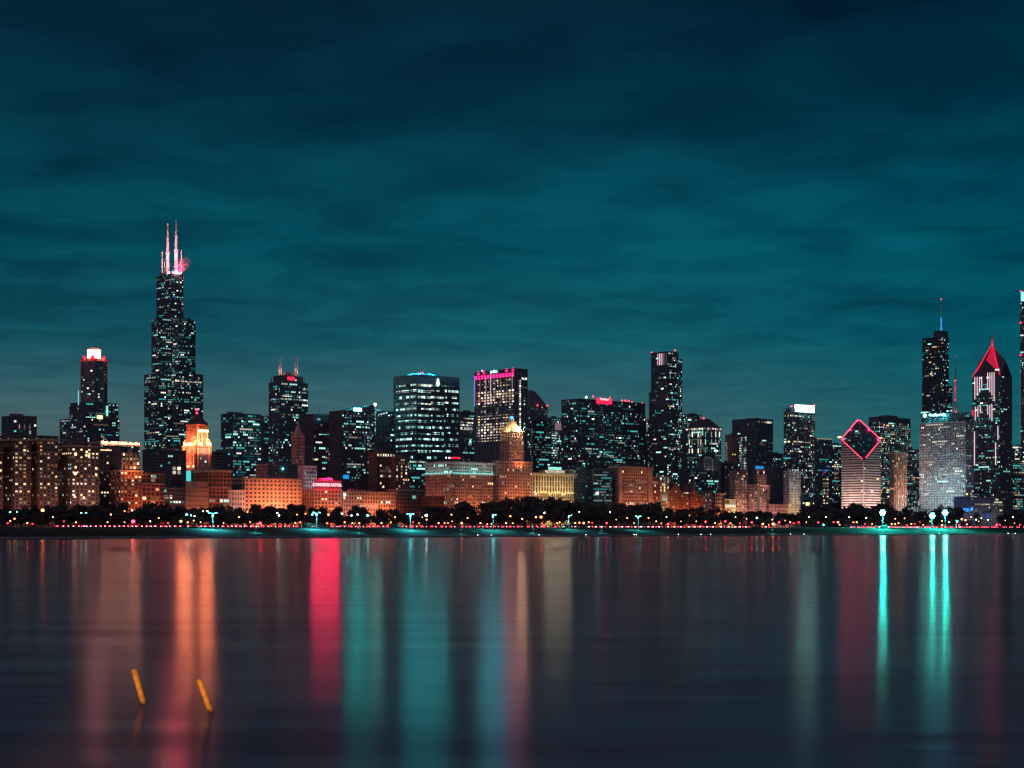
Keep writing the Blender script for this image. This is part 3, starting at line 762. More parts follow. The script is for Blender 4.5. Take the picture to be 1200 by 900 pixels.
# --- magenta crowned tower
T = Tower('magenta_tower', 'tall ribbed office tower with a magenta lit crown and glowing script sign', 556.5, 603, 618, 432, 1650, 'dark', fh=3.9, bw=6.1, pw=1.6, sp=1.2, yb=545, plant=0, body=False, Sf=None, E=(.03, 1, 'w'), proud=.8)
b, a = T.b, T.a
zc = T.z(440, 0, a * .5); zt = T.h
T.block(0, b, 0, a, 0, zc, parapet=0)
T.block(0, b, 0, a, zc + .1, zt - 1, E=None, Sf=None, sp=.6, fh=7, parapet=1.5)
for k in range(23):
    py = 446.5 + k * 3.15
    f = .85 if (4 <= k <= 8 or 13 <= k <= 14 or k >= 16) else .35
    if k in (3, 10, 12): f = .15
    T.row('S', py, 558.5, 602, 'wwwyyp', h=2.1, seg=3.05, gap=.5, fill=f)
nb = max(1, round(a / 6.1))
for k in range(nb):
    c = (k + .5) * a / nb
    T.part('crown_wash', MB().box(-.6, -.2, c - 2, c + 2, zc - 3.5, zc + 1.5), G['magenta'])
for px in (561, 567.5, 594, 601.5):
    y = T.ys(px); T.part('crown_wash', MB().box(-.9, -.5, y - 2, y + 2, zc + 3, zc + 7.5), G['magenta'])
for px in (557.5, 563, 570, 575.6, 581, 587.5, 594.5, 601):
    y = T.ys(px); T.part('fin_light', MB().box(-1.3, -.85, y - .16, y + .16, zc - 38, zc - 1), W['p'] if px > 569 else W['r'])
T.text('pulse', 'S', 580, 435.4, 4.0, G['tealsign'], 'script_sign', off=2.0, stretch=1.25)
streak_fill(T, 'S', (566, 573, 580, 587), 435.4, (.02, .74, .95), 60000, roof=zt + 5); streak_fill(T, 'S', (597, 603), 438, (1, .03, .35), 50000, roof=zt + 5)
T.part('star_lamp', MB().ball((-2, T.ys(566.3), T.z(434.6, 0, T.ys(566.3))), 1.0), G['whitesign'])
T.part('edge_strip', MB().box(-1.2, -.8, a - .5, a + .3, zc - 40, zc + 2), G['bluesoft'])
for py in range(446, 520, 3): T.part('stair_window', MB().box(T.xe(609) - .8, T.xe(609) + .8, -1.2, -.7, T.z(py) - 1.1, T.z(py) + 1.1), W['w'])
for py in (444, 466, 469, 473, 496, 500, 505): T.part('stair_window', MB().box(T.xe(614) - .5, T.xe(614) + .5, -1.2, -.7, T.z(py) - .8, T.z(py) + .8), W['c'])
T.done()
T = Tower('wedge_tower', 'dark tower with a roof sloping down to the right and red corner beacons', 612, 621, 642, 475, 1980, 'dark', fh=4, bw=3.4, pw=.6, E=(.15, 1.3, 'cwcd'), Sf=(.1, 1, 'cd'), yb=545, plant=0)
b, a = T.b, T.a
z0, z1 = T.h + .2, T.z(457)
T.part('wedge_roof', MB().poly([(0, 0, z0), (b, 0, z0), (b, a, z0), (0, a, z0), (0, 0, z1), (b * .3, 0, z1 - 2), (b * .3, a, z1 - 2), (0, a, z1)],
       [(3, 2, 1, 0), (0, 1, 5, 4), (1, 2, 6, 5), (2, 3, 7, 6), (3, 0, 4, 7), (4, 5, 6, 7)]), M['dark'])
T.beacon(630, 475, -1, 1.0); T.beacon(641.3, 475.5, -1, 1.0)
T.done()
T = Tower('office_tower', 'teal grey glass tower below the wedge roofed tower', 617, 624, 646, 493, 1820, 'steel', fh=4, bw=3.2, pw=.4, E=(.30, 2, 'ctdd'), Sf=(.2, 1, 'cd'), yb=548, glass='teal_glass'); T.done()
T = Tower('office_tower', 'narrow tower with a pale pink screen and a ladder of bright windows', 640, 645, 659, 490, 1900, 'dark', fh=4, bw=3.2, pw=.6, E=(.3, 1, 'cwtd'), yb=548)
T.part('pink_screen', MB().box(T.xe(650), T.xe(657.6), -.9, -.4, T.z(503.5), T.z(495.5)), W['p'])
for py in range(507, 540, 3): T.row('E', py, 646.5, 654, 'ccw', h=2.2, seg=3.4, fill=.75)
T.done()

# --- stepped brick tower with blue beacon
T = Tower('beacon_tower', 'brick tower stepping up to a glowing pyramid with a blue beacon', 577, 585, 624, 541, MI, 'stone', fh=3.9, bw=4.0, pw=1.9, sp=1.9, E=(.08, 1.3, 'yyow'), Sf=(.05, 1, 'y'), yb=592, plant=0)
b, a = T.b, T.a
y0 = 4
x0, x1 = T.xe(597, y0), T.xe(613.5, y0)
d = T.ys(586, x0) - y0
zA, zB, zC = T.z(528, x0, y0), T.z(517, x0, y0), T.z(507, x0, y0)
T.block(x0, x1, y0, y0 + d, T.h, zB, E=(.12, 1, 'yo'), Sf=(.03, 1, 'y'), parapet=1.2)
T.block(x0 + 1, x1 - 1, y0 + 1, y0 + d - 1, zB + 1.4, zC, E=(.25, 2, 'oyd'), parapet=1.4)
T.part('cornice', MB().box(x0 - 1, x1 + 1, y0 - 1, y0 + d + 1, zA - .6, zA + .6), M['stone'])
mx, my = (x0 + x1) / 2, y0 + d / 2
zp = T.z(494, mx, my)
T.part('pyramid_roof', MB().prism([(mx - 8.6, my - 8.6), (mx + 8.6, my - 8.6), (mx + 8.6, my + 8.6), (mx - 8.6, my + 8.6)], zC + 1.6, zp, 0, .36), M['cream'])
for sx, sy in ((-1, -1), (1, -1), (-1, 1), (1, 1)):
    T.part('corner_urn', MB().cyl(mx + sx * 9.6, my + sy * 9.6, .9, .3, zC + 1.5, zC + 6, 6), M['cream'])
T.part('beehive_lantern', MB().cyl(mx, my, 2.4, 1.8, zp, zp + 3, 10), M['cream'])
T.part('blue_beacon', MB().ball((mx, my, zp + 4.2), 2.2), G['blue'])
point('roof_floodlight', wpt(T, mx + 3, my - 13, zC + 6), (1, .55, .36), 16000); point('roof_floodlight', wpt(T, mx + 7, my - 11, zC + 5), LAMPCOL['y'], 9000); point('roof_floodlight', wpt(T, mx - 12, my - 4, zC + 5), LAMPCOL['y'], 6000)
T.part('roof_floodlamp', MB().ball((mx - 8, my - 5, zC + 3.4), .5), G['warmlamp'])
flood(T, 'E', 'o', 1.3, aim=.4)
area('setback_light', wpt(T, mx, -8, T.h - 4), wpt(T, mx, y0, T.h + 15), 8, 2, LAMPCOL['o'], 4200)
T.done()
T = Tower('colonnade_building', 'yellow floodlit building with a tall columned upper front', 612, 624, 672, 554, MI, 'cream', fh=3.8, bw=3.3, pw=1.3, sp=1.4, E=(.08, 1, 'yw'), yb=593, plant=0, body=False)
b, a = T.b, T.a
z1, z2 = T.z(577), T.z(557)
T.block(0, b, 0, a, 0, z1, parapet=0)
T.block(0, b, 0, a, z1 + .3, z2, sp=.5, fh=7, parapet=0, bw=4.6, pw=1.6, E=(.1, 1, 'y'))
T.part('cornice', MB().box(-1.4, b + 1.4, -1.5, a, z2 + .2, T.h).box(-.7, b + .7, -.8, a, z1 - .6, z1 + .25), M['cream'])
for k in range(12):
    x = (k + .5) * b / 12; T.part('column_lamp', MB().box(x - .7, x + .7, -1.3, -.7, z1 + .4, z1 + 1.5), G['yellow'])
area('colonnade_light', wpt(T, b / 2, -5, z1 - 2), wpt(T, b / 2, 0, z2), b * .95, 1, (1, .68, .28), 7500)
area('colonnade_light', wpt(T, b / 2, -10, z1 + 8), wpt(T, b / 2, 0, T.h), b * .95, 1, (1, .68, .30), 4200)
flood(T, 'E', 'y', .8, aim=.3)
T.row('E', 590, 636, 668, 'ccb', h=2.6, seg=4.5, fill=.85)
T.part('roof_sign', MB().box(T.xe(645), T.xe(660), 3, 3.5, T.z(549.5, 0, 3), T.z(546.5, 0, 3)), G['tealrow'])
streak_fill(T, 'E', (640, 648, 656, 664), 549, (1, .8, .5), 13000, y=2)
T.part('roof_house', MB().box(b * .35, b * .85, 4, 14, T.h, T.z(550, 0, 3)), M['dark'])
T.done()

# --- broad black slab with red sign
T = Tower('office_slab', 'broad black slab with a red lettered sign on its roof edge', 658, 678, 756, 468, 1740, 'black', fh=3.9, bw=3.3, pw=.5, sp=1.5, E=(.14, 1.7, 'cwtttdd'), Sf=(.12, 1.5, 'cwd'), yb=548, plant=0)
b, a = T.b, T.a
T.part('flared_base', MB().poly([(b - .1, 0, T.z(500)), (b + 7, 0, T.z(525)), (b + 7, a, T.z(525)), (b - .1, a, T.z(500)), (b - .1, 0, 30), (b + 7, 0, 30), (b + 7, a, 30), (b - .1, a, 30)], [(0, 1, 2, 3), (7, 6, 5, 4), (0, 4, 5, 1), (1, 5, 6, 2), (2, 6, 7, 3), (3, 7, 4, 0)]), M['black'])
o = T.text('The Palmer', 'E', 707.5, 468, 3.2, G['hotel'], 'sign_letters', off=1.6, stretch=.95)
o.parent = T.part('sign_board', MB().box(T.xe(698.5), T.xe(716.5), -1.2, -.6, T.z(471.5), T.z(465.0)), G['redsoft'])
for px, py in ((695, 464.6), (714.8, 466), (729, 469.4), (733, 469.5), (736.7, 470), (740.3, 471.5), (752.3, 472.6)): T.beacon(px, py, 2, .8)
T.part('star_lamp', MB().ball((T.xe(687, 2), 2, T.z(464.6)), 1.2), G['whitelamp'])
T.part('roof_house', MB().box(b * .12, b * .38, 3, a * .7, T.h, T.z(466.5)), M['grey'])
for py, p0, p1, k in ((531, 690, 712, 'cc'), (534, 700, 720, 'ctc'), (517, 714, 729, 'cc'), (541, 723, 733, 'wc')): T.row('E', py, p0, p1, k, h=2, seg=4, fill=.85)
T.done()
T = Tower('office_tower', 'grey tower with bright windows glimpsed left of the tall condominium tower', 744, 750, 762, 492, 2000, 'grey', fh=4, bw=3.4, pw=.6, E=(.4, 1.4, 'wccd'), yb=548); T.done()

# --- tall condominium tower
T = Tower('condominium_tower', 'tall slim dark tower with white vertical strips at its top', 763, 782, 795, 412.5, 1690, 'black', fh=3.5, bw=3, pw=.3, sp=1.1, E=(.13, 1.3, 'wwcct'), Sf=(.08, 1.5, 'cwcd'), yb=575, plant=0)
b, a = T.b, T.a
T.block(b + .05, T.xe(800), 1, a * .9, 0, T.z(420), E=(.35, 1.2, 'wcc'), Sf=None, yb=575)
T.block(-.1 + 3, b - 3, a + .1, T.ys(759), 0, T.z(459), E=None, Sf=(.12, 1, 'cwd'), yb=575)
for k in range(6):
    y = T.ys(771 + k * 2.0) if k < 5 else T.ys(781.2)
    T.part('crown_strip', MB().box(-.7, -.35, y - .28, y + .28, T.z(427), T.z(413.5)), W['p'] if k < 5 else W['c'])
for py, p0, p1, k in ((429, 784, 793, 'cw'), (437, 785, 793, 'wc'), (424, 796, 799, 'cw'), (476, 783, 790, 'yw'), (509, 783, 797, 'cc'), (526, 783, 796, 'wc')): T.row('E', py, p0, p1, k, h=1.9, seg=3, fill=.9)
T.beacon(791, 410.5, 3, .8); T.beacon(763.5, 413, a - 1, .7, x=0)
T.done()

# --- boulevard row, centre right
T = Tower('glass_block', 'dark low glass block with a red lit ground floor beside the yellow floodlit building', 662, 672.5, 696, 551, MI + 4, 'black', fh=3.8, bw=3.4, pw=.3, E=(.10, 2, 'tdd'), yb=590, glass='glass', plant=1)
area('street_floodlight', grid(MI - 10, T.t + T.b / 2, GROUND + 3), grid(MI + 4, T.t + T.b / 2, GROUND + 5), 14, 2, LAMPCOL['o'], 900)
T.part('shopfront_light', MB().box(1, T.b - 1, -.8, -.3, 9, 10.2), W['o']); T.done()
T = Tower('glass_block', 'dark glass block with bands of dim windows and one round lamp', 690, 695.5, 717, 551.5, MI, 'black', fh=3.8, bw=3.2, pw=.3, E=(.7, 3, 'dddtc'), yb=592)
T.part('round_lamp', MB().ball((T.xe(699.5), -1, T.z(578)), 1.1), G['whitelamp']); T.done()
T = Tower('office_block', 'dark recessed block left of the orange brick exchange', 712, 717, 726, 553, MI + 8, 'dark', fh=4, bw=3.4, E=(.3, 2, 'dt'), yb=590); T.done()
T = Tower('exchange_building', 'broad orange lit terracotta office building with a heavy cornice', 713, 724.5, 764, 547, MI, 'stone', fh=3.9, bw=3.4, pw=1.2, sp=1.4, E=(.04, 2, 'yd'), yb=592, plant=1)
b = T.b
T.part('cornice', MB().box(-1.4, b + 1.4, -1.5, T.a, T.h - 1.6, T.h + .6).box(-.8, b + .8, -.9, T.a, T.h - 12, T.h - 11), M['stone'])
for q in ((0, .1), (.88, 1)): T.part('corner_bay', MB().box(b * q[0], b * q[1], -1.0, -.28, 0, T.h - 2), M['stone'])
for py, p0, p1 in ((570, 734, 747), (576.5, 731, 757), (568.5, 735, 745)): T.row('E', py, p0, p1, 'yyd', h=2.2, seg=4, fill=.8)
T.row('E', 590, 730, 760, 'wwy', h=2.4, seg=4, fill=.7)
flood(T, 'E', 'o', .6, aim=.5); flood(T, 'E', 'o', .35, 0, .12); flood(T, 'S', 'o', .12)
area('cornice_light', wpt(T, b / 2, -8, T.h - 14), wpt(T, b / 2, 0, T.h), b * .9, 1, LAMPCOL['o'], 1500)
T.done()
T = Tower('narrow_block', 'narrow brown brick block right of the exchange building', 760, 764.5, 773, 560, MI, 'brick', fh=3.8, bw=3.2, pw=1.3, sp=1.4, E=(.12, 1, 'yw'), yb=592, plant=0); flood(T, 'E', 'o', .55); T.done()
T = Tower('narrow_block', 'narrow building with glowing yellow green windows between brick neighbours', 769, 773.5, 784, 559, MI, 'cream', fh=3.8, bw=3.2, pw=.9, sp=1.0, E=(.9, 1, 'ywyc'), yb=590, plant=0); flood(T, 'E', 'y', .4); T.done()

# --- gabled pair
def gabled(name, label, x0, xc, x1, ye, ya, u):
    T = Tower(name, label, x0, xc, x1, ye, u, 'brick', fh=3.6, bw=2.9, pw=1.2, sp=1.3, E=(.10, 1, 'yyo'), yb=594, plant=0, parapet=.5)
    b, a = T.b, T.a; z0, z1 = T.h + .5, T.z(ya)
    ga = T.part('gable', MB().poly([(0, -.2, z0), (b, -.2, z0), (b / 2, -.2, z1), (0, 1, z0), (b, 1, z0), (b / 2, 1, z1)], [(0, 1, 2), (5, 4, 3), (0, 3, 4, 1), (1, 4, 5, 2), (2, 5, 3, 0)]), M['brick'])
    T.part('roof', MB().poly([(-.5, 1.05, z0), (b + .5, 1.05, z0), (b / 2, 1.05, z1), (-.5, a, z0), (b + .5, a, z0), (b / 2, a, z1)], [(0, 1, 2), (5, 4, 3), (0, 3, 4, 1), (1, 4, 5, 2), (2, 5, 3, 0)]), M['slate'])
    T.part('gable_window', MB().box(b / 2 - 1, b / 2 + 1, -.5, -.25, z0 + 2, z0 + 4), W['o'], ga)
    flood(T, 'E', 'o', .75)
    return T
T = gabled('gabled_building', 'red brick building with a broad steep gable', 775, 783, 800.5, 579, 565, MI); T.done()
T = Tower('link_block', 'brick block with a dark steep roof between two gables', 797, 800.8, 808.5, 582, MI + 2, 'brick', fh=3.6, bw=2.9, pw=1.2, sp=1.3, E=(.1, 1, 'yo'), yb=594, plant=0)
T.part('roof', MB().prism([(0, 0), (T.b, 0), (T.b, T.a), (0, T.a)], T.h + 1.4, T.z(567), 0, .5), M['slate']); T.row('E', 578, 801, 808, 'yw', h=2, seg=3); flood(T, 'E', 'o', .55); T.done()
T = gabled('gabled_building', 'red brick building with a narrow pointed gable beside the long low arcade', 805, 808.8, 817.5, 580, 565, MI); T.done()
T = Tower('arcade_building', 'low red brick arcade with tall arched windows right of the gables', 813, 817.8, 824, 581, MI, 'brick', fh=5, bw=2.6, pw=1.0, sp=1.2, E=(.1, 1, 'o'), plant=0); flood(T, 'E', 'o', .6); T.done()

# --- office towers right of centre
T = Tower('hip_roof_tower', 'tower with white lit columns under a pale cornice and dark hipped roof', 804, 828, 845, 502, 1800, 'steel', fh=4, bw=4.2, pw=.9, sp=1.2, E=(.16, 1.5, 'cwd'), Sf=(.3, 2, 'cctd'), yb=575, plant=0)
b, a = T.b, T.a
CO = T.part('cornice', MB().box(-1, b + 1, -1, a + 1, T.h - 1, T.h + 2.2), M['pale'])
T.part('hip_roof', MB().prism([(.5, .5), (b - .5, .5), (b - .5, a - .5), (.5, a - .5)], T.h + 2.2, T.z(491, b / 2, a / 2), 0, .35), M['slate'])
for k in range(8):
    y = (k + .5) * a / 8; T.part('cornice_lamp', MB().box(-1.5, -1.1, y - 1.2, y + 1.2, T.h - 1, T.h + .6), W['w'], CO)
for k in range(6):
    x = (k + .5) * b / 6; T.part('cornice_lamp', MB().box(x - 1.2, x + 1.2, -1.5, -1.1, T.h - 1, T.h + .6), W['p'], CO)
for py0, py1 in ((506, 512), (515, 521), (526, 531)):
    for px in (808, 811.5, 818.5, 821.5, 827): 
        y = T.ys(px); T.part('column_light', MB().box(-.7, -.4, y - .5, y + .5, T.z(py1, 0, y), T.z(py0, 0, y)), W['w'] if px != 827 else W['c'])
    for px in (833.5, 838.5, 843):
        x = T.xe(px); T.part('column_light', MB().box(x - .5, x + .5, -.7, -.4, T.z(py1, x), T.z(py0, x)), W['c'] if py0 > 510 else W['w'])
T.row('E', 520, 831, 841, 'ww', h=2, seg=4)
y = T.ys(826) 
T.beacon(823.5, 490.5, a / 2, 1.6, 'red', b / 2)
T.done()
T = Tower('arch_tower', 'short pale tower with a tall arched bay below the hip roofed tower', 818, 824, 845, 540, 1600, 'grey', fh=4, bw=3.4, pw=.9, E=(.1, 1, 'cwd'), Sf=(.05, 1, 'c'), yb=585, plant=0)
x0, x1 = T.xe(824.5), T.xe(835)
T.part('arched_bay', MB().box(x0, x0 + 1.6, -1, -.3, T.z(553), T.z(538)).box(x1 - 1.6, x1, -1, -.3, T.z(553), T.z(538)).prism([(x0, -1), (x1, -1), (x1, -.3), (x0, -.3)], T.z(538), T.z(535), 0, .55), M['pale'])
area('arch_light', wpt(T, (x0 + x1) / 2, -9, T.z(556)), wpt(T, (x0 + x1) / 2, 0, T.z(540)), 6, 1, LAMPCOL['w'], 900)
T.row('E', 575, 832, 835, 'yy', h=3, seg=3); 
for py in (560, 565, 570): T.row('E', py, 831.5, 835.5, 'ww', h=3, seg=2.6)
T.done()
T = Tower('office_tower', 'teal lit glass tower peeping behind the hip roofed tower', 798, 803, 822, 486, 2150, 'steel', fh=4, bw=3, pw=.4, E=(.5, 2, 'ctwd'), Sf=(.5, 2, 'ct'), glass='teal_glass', yb=502); T.done()
T = Tower('office_block', 'dark block with teal rows below the tall condominium tower', 796, 806, 842, 552, 1540, 'black', fh=4, bw=3.4, pw=.4, E=(.22, 2, 'cttdw'), yb=582); T.done()
T = Tower('office_tower', 'large dark box tower with a white row along its top', 858, 886, 906, 491, 2000, 'dark', fh=4, bw=3.6, pw=.5, E=(.04, 1.5, 'cdo'), Sf=(.02, 1, 'd'), yb=545, plant=1)
T.row('E', 494.5, 888, 905, 'www', h=3.4, seg=4, gap=.8, fill=.85); T.done()
T = Tower('ribbed_tower', 'grey ribbed tower with a bright ladder of windows between dark side blocks', 864, 877, 887.5, 504, 1800, 'steel', fh=3.8, bw=2.6, pw=.8, E=(.05, 1, 'cd'), Sf=(.06, 1, 'cd'), yb=550)
for py in range(513, 550, 3): T.row('S', py, 866.5, 870, 'wwc', h=2.8, seg=2.6); T.row('S', py, 871.5, 874.3, 'wc', h=2.8, seg=2.6, fill=.8)
T.done()
T = Tower('office_tower', 'pinkish dark tower with a light column on its left edge', 850, 858, 866, 510, 1850, 'pink', fh=3.8, bw=3, pw=1.2, E=(.03, 1, 'y'), yb=548)
for py in range(519, 544, 3): T.row('S', py, 850.5, 853.5, 'wyo', h=2.6, seg=2.6, fill=.8)
T.done()
T = Tower('office_block', 'black block with a few pale windows left of the pink stone tower', 845, 850, 868, 543, 1600, 'black', fh=4, bw=3.4, E=(.05, 1, 'wc'), yb=580); T.done()
T = Tower('stone_tower', 'slim pink stone tower with vertical piers left of the cupola building', 855, 861, 876, 553, MI, 'pink', fh=3.7, bw=2.7, pw=1.2, sp=1.4, E=(.16, 1, 'oyp'), yb=594)
flood(T, 'E', 'p', .75, z=8); T.part('crown_piers', MB().box(2, 3.2, -.7, .6, T.h, T.h + 3).box(T.b - 3.2, T.b - 2, -.7, .6, T.h, T.h + 3), M['pink']); T.done()
T = Tower('cupola_building', 'pink stone building with a stepped cupola and blue roof lamp', 871, 877.5, 902, 569, MI, 'pink', fh=3.7, bw=2.9, pw=1.1, sp=1.4, E=(.22, 1, 'yow'), yb=595, plant=0)
x0, x1 = T.xe(887.5, 3), T.xe(898, 3); d = T.ys(883, x0) - 3
T.block(x0, x1, 3, 3 + d, T.h, T.z(557, x0, 3), E=(.2, 1, 'yp'), Sf=None)
T.block(x0 + 1.6, x1 - 1.6, 4.6, 1.4 + d, T.z(557, x0, 3) + 1.4, T.z(551, x0, 3), E=(.2, 1, 'p'), Sf=None)
T.part('light_bay', MB().box(T.xe(887), T.xe(889.5), -.9, -.4, 12, T.h - 2), W['y'])
T.part('blue_lamp', MB().box(x0 + 2, x1 - 2, 6, 8, T.z(549, x0, 3), T.z(546, x0, 3)), G['blueband'])
T.part('lamp_post', MB().cyl((x0 + x1) / 2, 7, .4, .4, T.z(551, x0, 3), T.z(548, x0, 3), 6), M['metal'])
flood(T, 'E', 'p', .7); area('setback_light', wpt(T, (x0 + x1) / 2, -7, T.h - 3), wpt(T, (x0 + x1) / 2, 3, T.h + 12), 8, 2, LAMPCOL['p'], 1600)
T.done()
T = Tower('office_tower', 'small teal lit tower behind the cupola building', 896, 905, 918, 532, 2000, 'black', fh=4, bw=3.2, pw=.4, E=(.4, 2, 'ctwd'), Sf=(.3, 2, 'td'), yb=552); T.row('E', 547, 905, 917, 'cw', h=2, seg=4); T.done()
T = Tower('dark_block', 'plain black windowless block left of the white floodlit tower', 897, 902.5, 921, 548, MI + 30, 'black', fh=4, bw=4, plant=1); T.done()
T = Tower('low_pavilion', 'small orange lit pavilion with two rows of openings', 835, 838.5, 851, 579, MI - 4, 'stone', fh=5, bw=3.6, pw=1.0, sp=1.6, plant=0); flood(T, 'E', 'o', .9); T.done()
T = Tower('bright_hall', 'small hall glowing bright yellow white between the brick blocks', 846, 849.5, 864, 586, MI - 8, 'cream', fh=5, bw=3, pw=.7, sp=.7, plant=0, E=(1, 3, 'ww'), yb=600); flood(T, 'E', 'y', 1.4); T.done()
T = Tower('low_block', 'dark low block with a few small lamps right of the arcade', 820, 824.5, 839, 578, MI, 'dark', fh=4, bw=3.6, E=(.12, 1, 'wp'), yb=594); T.done()
T = Tower('terrace_wall', 'long low pinkish lit terrace building with a beaded parapet', 898, 901.5, 924, 592, MI - 5, 'pink', fh=5, bw=3, pw=1, sp=1.5, plant=0); flood(T, 'E', 'p', .8); T.done()

# --- white floodlit tower and ribbed tower behind it
T = Tower('floodlit_block', 'slim cream floodlit tower with an even grid of small windows', 918.5, 924.5, 938, 553, MI - 2, 'pale', fh=3.6, bw=3.0, pw=1.5, sp=1.5, E=(.05, 1, 'y'), Sf=(.1, 1, 'yo'), yb=595, plant=0)
flood(T, 'E', 'y', .8, z=5); flood(T, 'E', 'w', .5, z=26, aim=.8, dist=40); flood(T, 'S', 'o', .15)
T.part('roof_sign', MB().box(T.xe(933), T.xe(941.5), .5, 1, T.z(555), T.z(553)), W['w']); T.done()
T = Tower('ribbed_office_tower', 'dark ribbed tower with a big white glowing sign box on its roof', 918.5, 926, 955, 483, 1640, 'steel', fh=3.9, bw=3.2, pw=.8, sp=1.2, E=(.22, 1.4, 'cwwd'), Sf=(.25, 1, 'cwy'), yb=590, plant=0)
T.part('sign_box', MB().box(T.xe(934, 1), T.xe(954.5, 1), 1, 6, T.z(483), T.z(474.6, T.xe(944), 1)), G['whitesign'])
streak_fill(T, 'E', (938, 944, 951), 479, (.35, 1, .92), 26000)
T.part('roof_house', MB().box(2, T.xe(933), 2, 10, T.h, T.z(478)), M['dark'])
T.beacon(927.5, 476, 2, 1.0); T.beacon(954, 475, -.3, 1.0)
T.row('E', 487, 926, 939, 'wwy', h=2.8, seg=4); T.row('E', 517.5, 930, 942, 'wy', h=2.2, seg=4)
for py in (505, 511, 530, 538, 548, 556, 568, 580): T.row('E', py, 951, 954.5, 'wpc', h=2.6, seg=4, fill=.8)
T.row('E', 495, 926.5, 954, 'd', h=.6, seg=30); T.row('E', 561, 938, 954, 'd', h=.6, seg=20); T.row('E', 577, 938, 954, 'd', h=.6, seg=20)
T.part('yellow_window', MB().box(T.xe(944), T.xe(948), -.9, -.4, T.z(592), T.z(588.5)), G['yellow'])
T.done()
T = Tower('glass_tower', 'slate blue glass tower with a white lit roof edge', 952, 957, 975, 514, 1780, 'steel', fh=4, bw=3, pw=.4, E=(.10, 1.3, 'cbd'), Sf=(.05, 1, 'd'), yb=590, glass='teal_glass', plant=0)
T.part('roof_edge_light', MB().box(.5, T.b - .5, -1, -.5, T.h - .6, T.h + 1.2), W['w'])
for py in range(562, 592, 4): T.row('E', py, 964.5, 971, 'yyw', h=2.8, seg=3, fill=.85)
T.row('E', 551, 962, 972, 'bb', h=3, seg=4); T.row('E', 553, 965, 968, 'rr', h=4, seg=4); T.row('E', 547, 968, 974, 'b', h=2.5, seg=4)
T.done()
T = Tower('glass_tower', 'narrow dark tower with a teal roof band left of the diamond topped tower', 972, 975.5, 987, 521, 1850, 'black', fh=4, bw=3.2, pw=.4, E=(.16, 1.3, 'cwyd'), yb=590)
T.row('E', 523, 976, 986, 'cc', h=2.6, seg=6, gap=.1)
for py in (545, 549, 555, 560): T.row('E', py, 978, 982.5, 'wyo', h=2.8, seg=3)
T.done()
# --- diamond tower
T = Tower('diamond_tower', 'banded tower with a slanted diamond roof outlined in red neon', 986, 1012, 1032, 540, 1500, 'pale', fh=3.7, bw=5, pw=.0, sp=1.9, body=False, plant=0, E=(.10, 1.5, 'wyd'), Sf=(.10, 1.5, 'wyd'), yb=592)
b, a = T.b, T.a
zn, zl, zr_, zb_ = T.z(540), T.z(515.5, 0, a), T.z(516, b, 0), T.z(490, b, a)
T.block(0, b, 0, a, 0, zn - 2, parapet=0, proud=0, pw=0)
nfl = 14
def zplane(x, y): return zn + (zl - zn) * y / a + (zr_ - zn) * x / b
core = MB().poly([(.5, .5, zn - 2.2), (b - .5, .5, zn - 2.2), (b - .5, a - .5, zn - 2.2), (.5, a - .5, zn - 2.2), (.5, .5, zplane(.5, .5) - .3), (b - .5, .5, zplane(b - .5, .5) - .3), (b - .5, a - .5, zplane(b - .5, a - .5) - .3), (.5, a - .5, zplane(.5, a - .5) - .3)],
    [(3, 2, 1, 0), (0, 1, 5, 4), (1, 2, 6, 5), (2, 3, 7, 6), (3, 0, 4, 7)])
T.part('upper_walls', core, M['glass'])
T.part('diamond_roof', MB().poly([(0, 0, zn), (b, 0, zplane(b, 0)), (b, a, zplane(b, a)), (0, a, zplane(0, a)), (0, 0, zn - .4), (b, 0, zplane(b, 0) - .4), (b, a, zplane(b, a) - .4), (0, a, zplane(0, a) - .4)],
    [(0, 1, 2, 3), (7, 6, 5, 4), (0, 4, 5, 1), (1, 5, 6, 2), (2, 6, 7, 3), (3, 7, 4, 0)]), M['teal_glass'])
z = zn - 2 + 1.6
bands = MB()
while z < max(zl, zr_) - 2:
    f = (z + 2.0 - zn) / (zr_ - zn)
    if f < 1: bands.box(max(0, f) * b + .1, b, -.02, .6, z, z + 1.8)
    f = (z + 2.0 - zn) / (zl - zn)
    if f < 1: bands.box(-.02, .6, max(0, f) * a + .1, a, z, z + 1.8)
    z += 3.7
T.part('spandrel_bands', bands, M['pale'])
T.part('corner_spine', MB().box(-.9, .4, -.9, .4, 0, zn - 1), M['pale'])
P_ = lambda x, y, k=1.2: (x, y, zplane(x, y) + k)
cA, cB, cC, cD = P_(-.3, -.3), P_(b + .3, -.3), P_(b + .3, a + .3), P_(-.3, a + .3)
v = lambda p, q, t: tuple(Vector(p).lerp(Vector(q), t))
T.part('neon_tube', MB().bar(v(cA, cB, .12), v(cA, cB, .98), .6), G['redneon'])
T.part('neon_tube', MB().bar(v(cB, cC, .02), v(cB, cC, .94), .6), G['redneon'])
T.part('neon_tube', MB().bar(v(cC, cD, .03), v(cC, cD, .98), .6), G['redneon'])
T.part('neon_tube', MB().bar(v(cD, cA, .02), v(cD, cA, .95), .6), G['redneon'])
for x, y in ((b * .97, a * .5), (b * .5, a * .97), (b * .95, a * .06), (b * .06, a * .95), (b * .97, a * .97)):
    point('neon_streak_fill', wpt(T, x, y, zplane(x, y) + 2.2), (1, .02, .12), 16000 * STREAK_POWER, .3)  # points added beside the tubes to strengthen the red lake streak
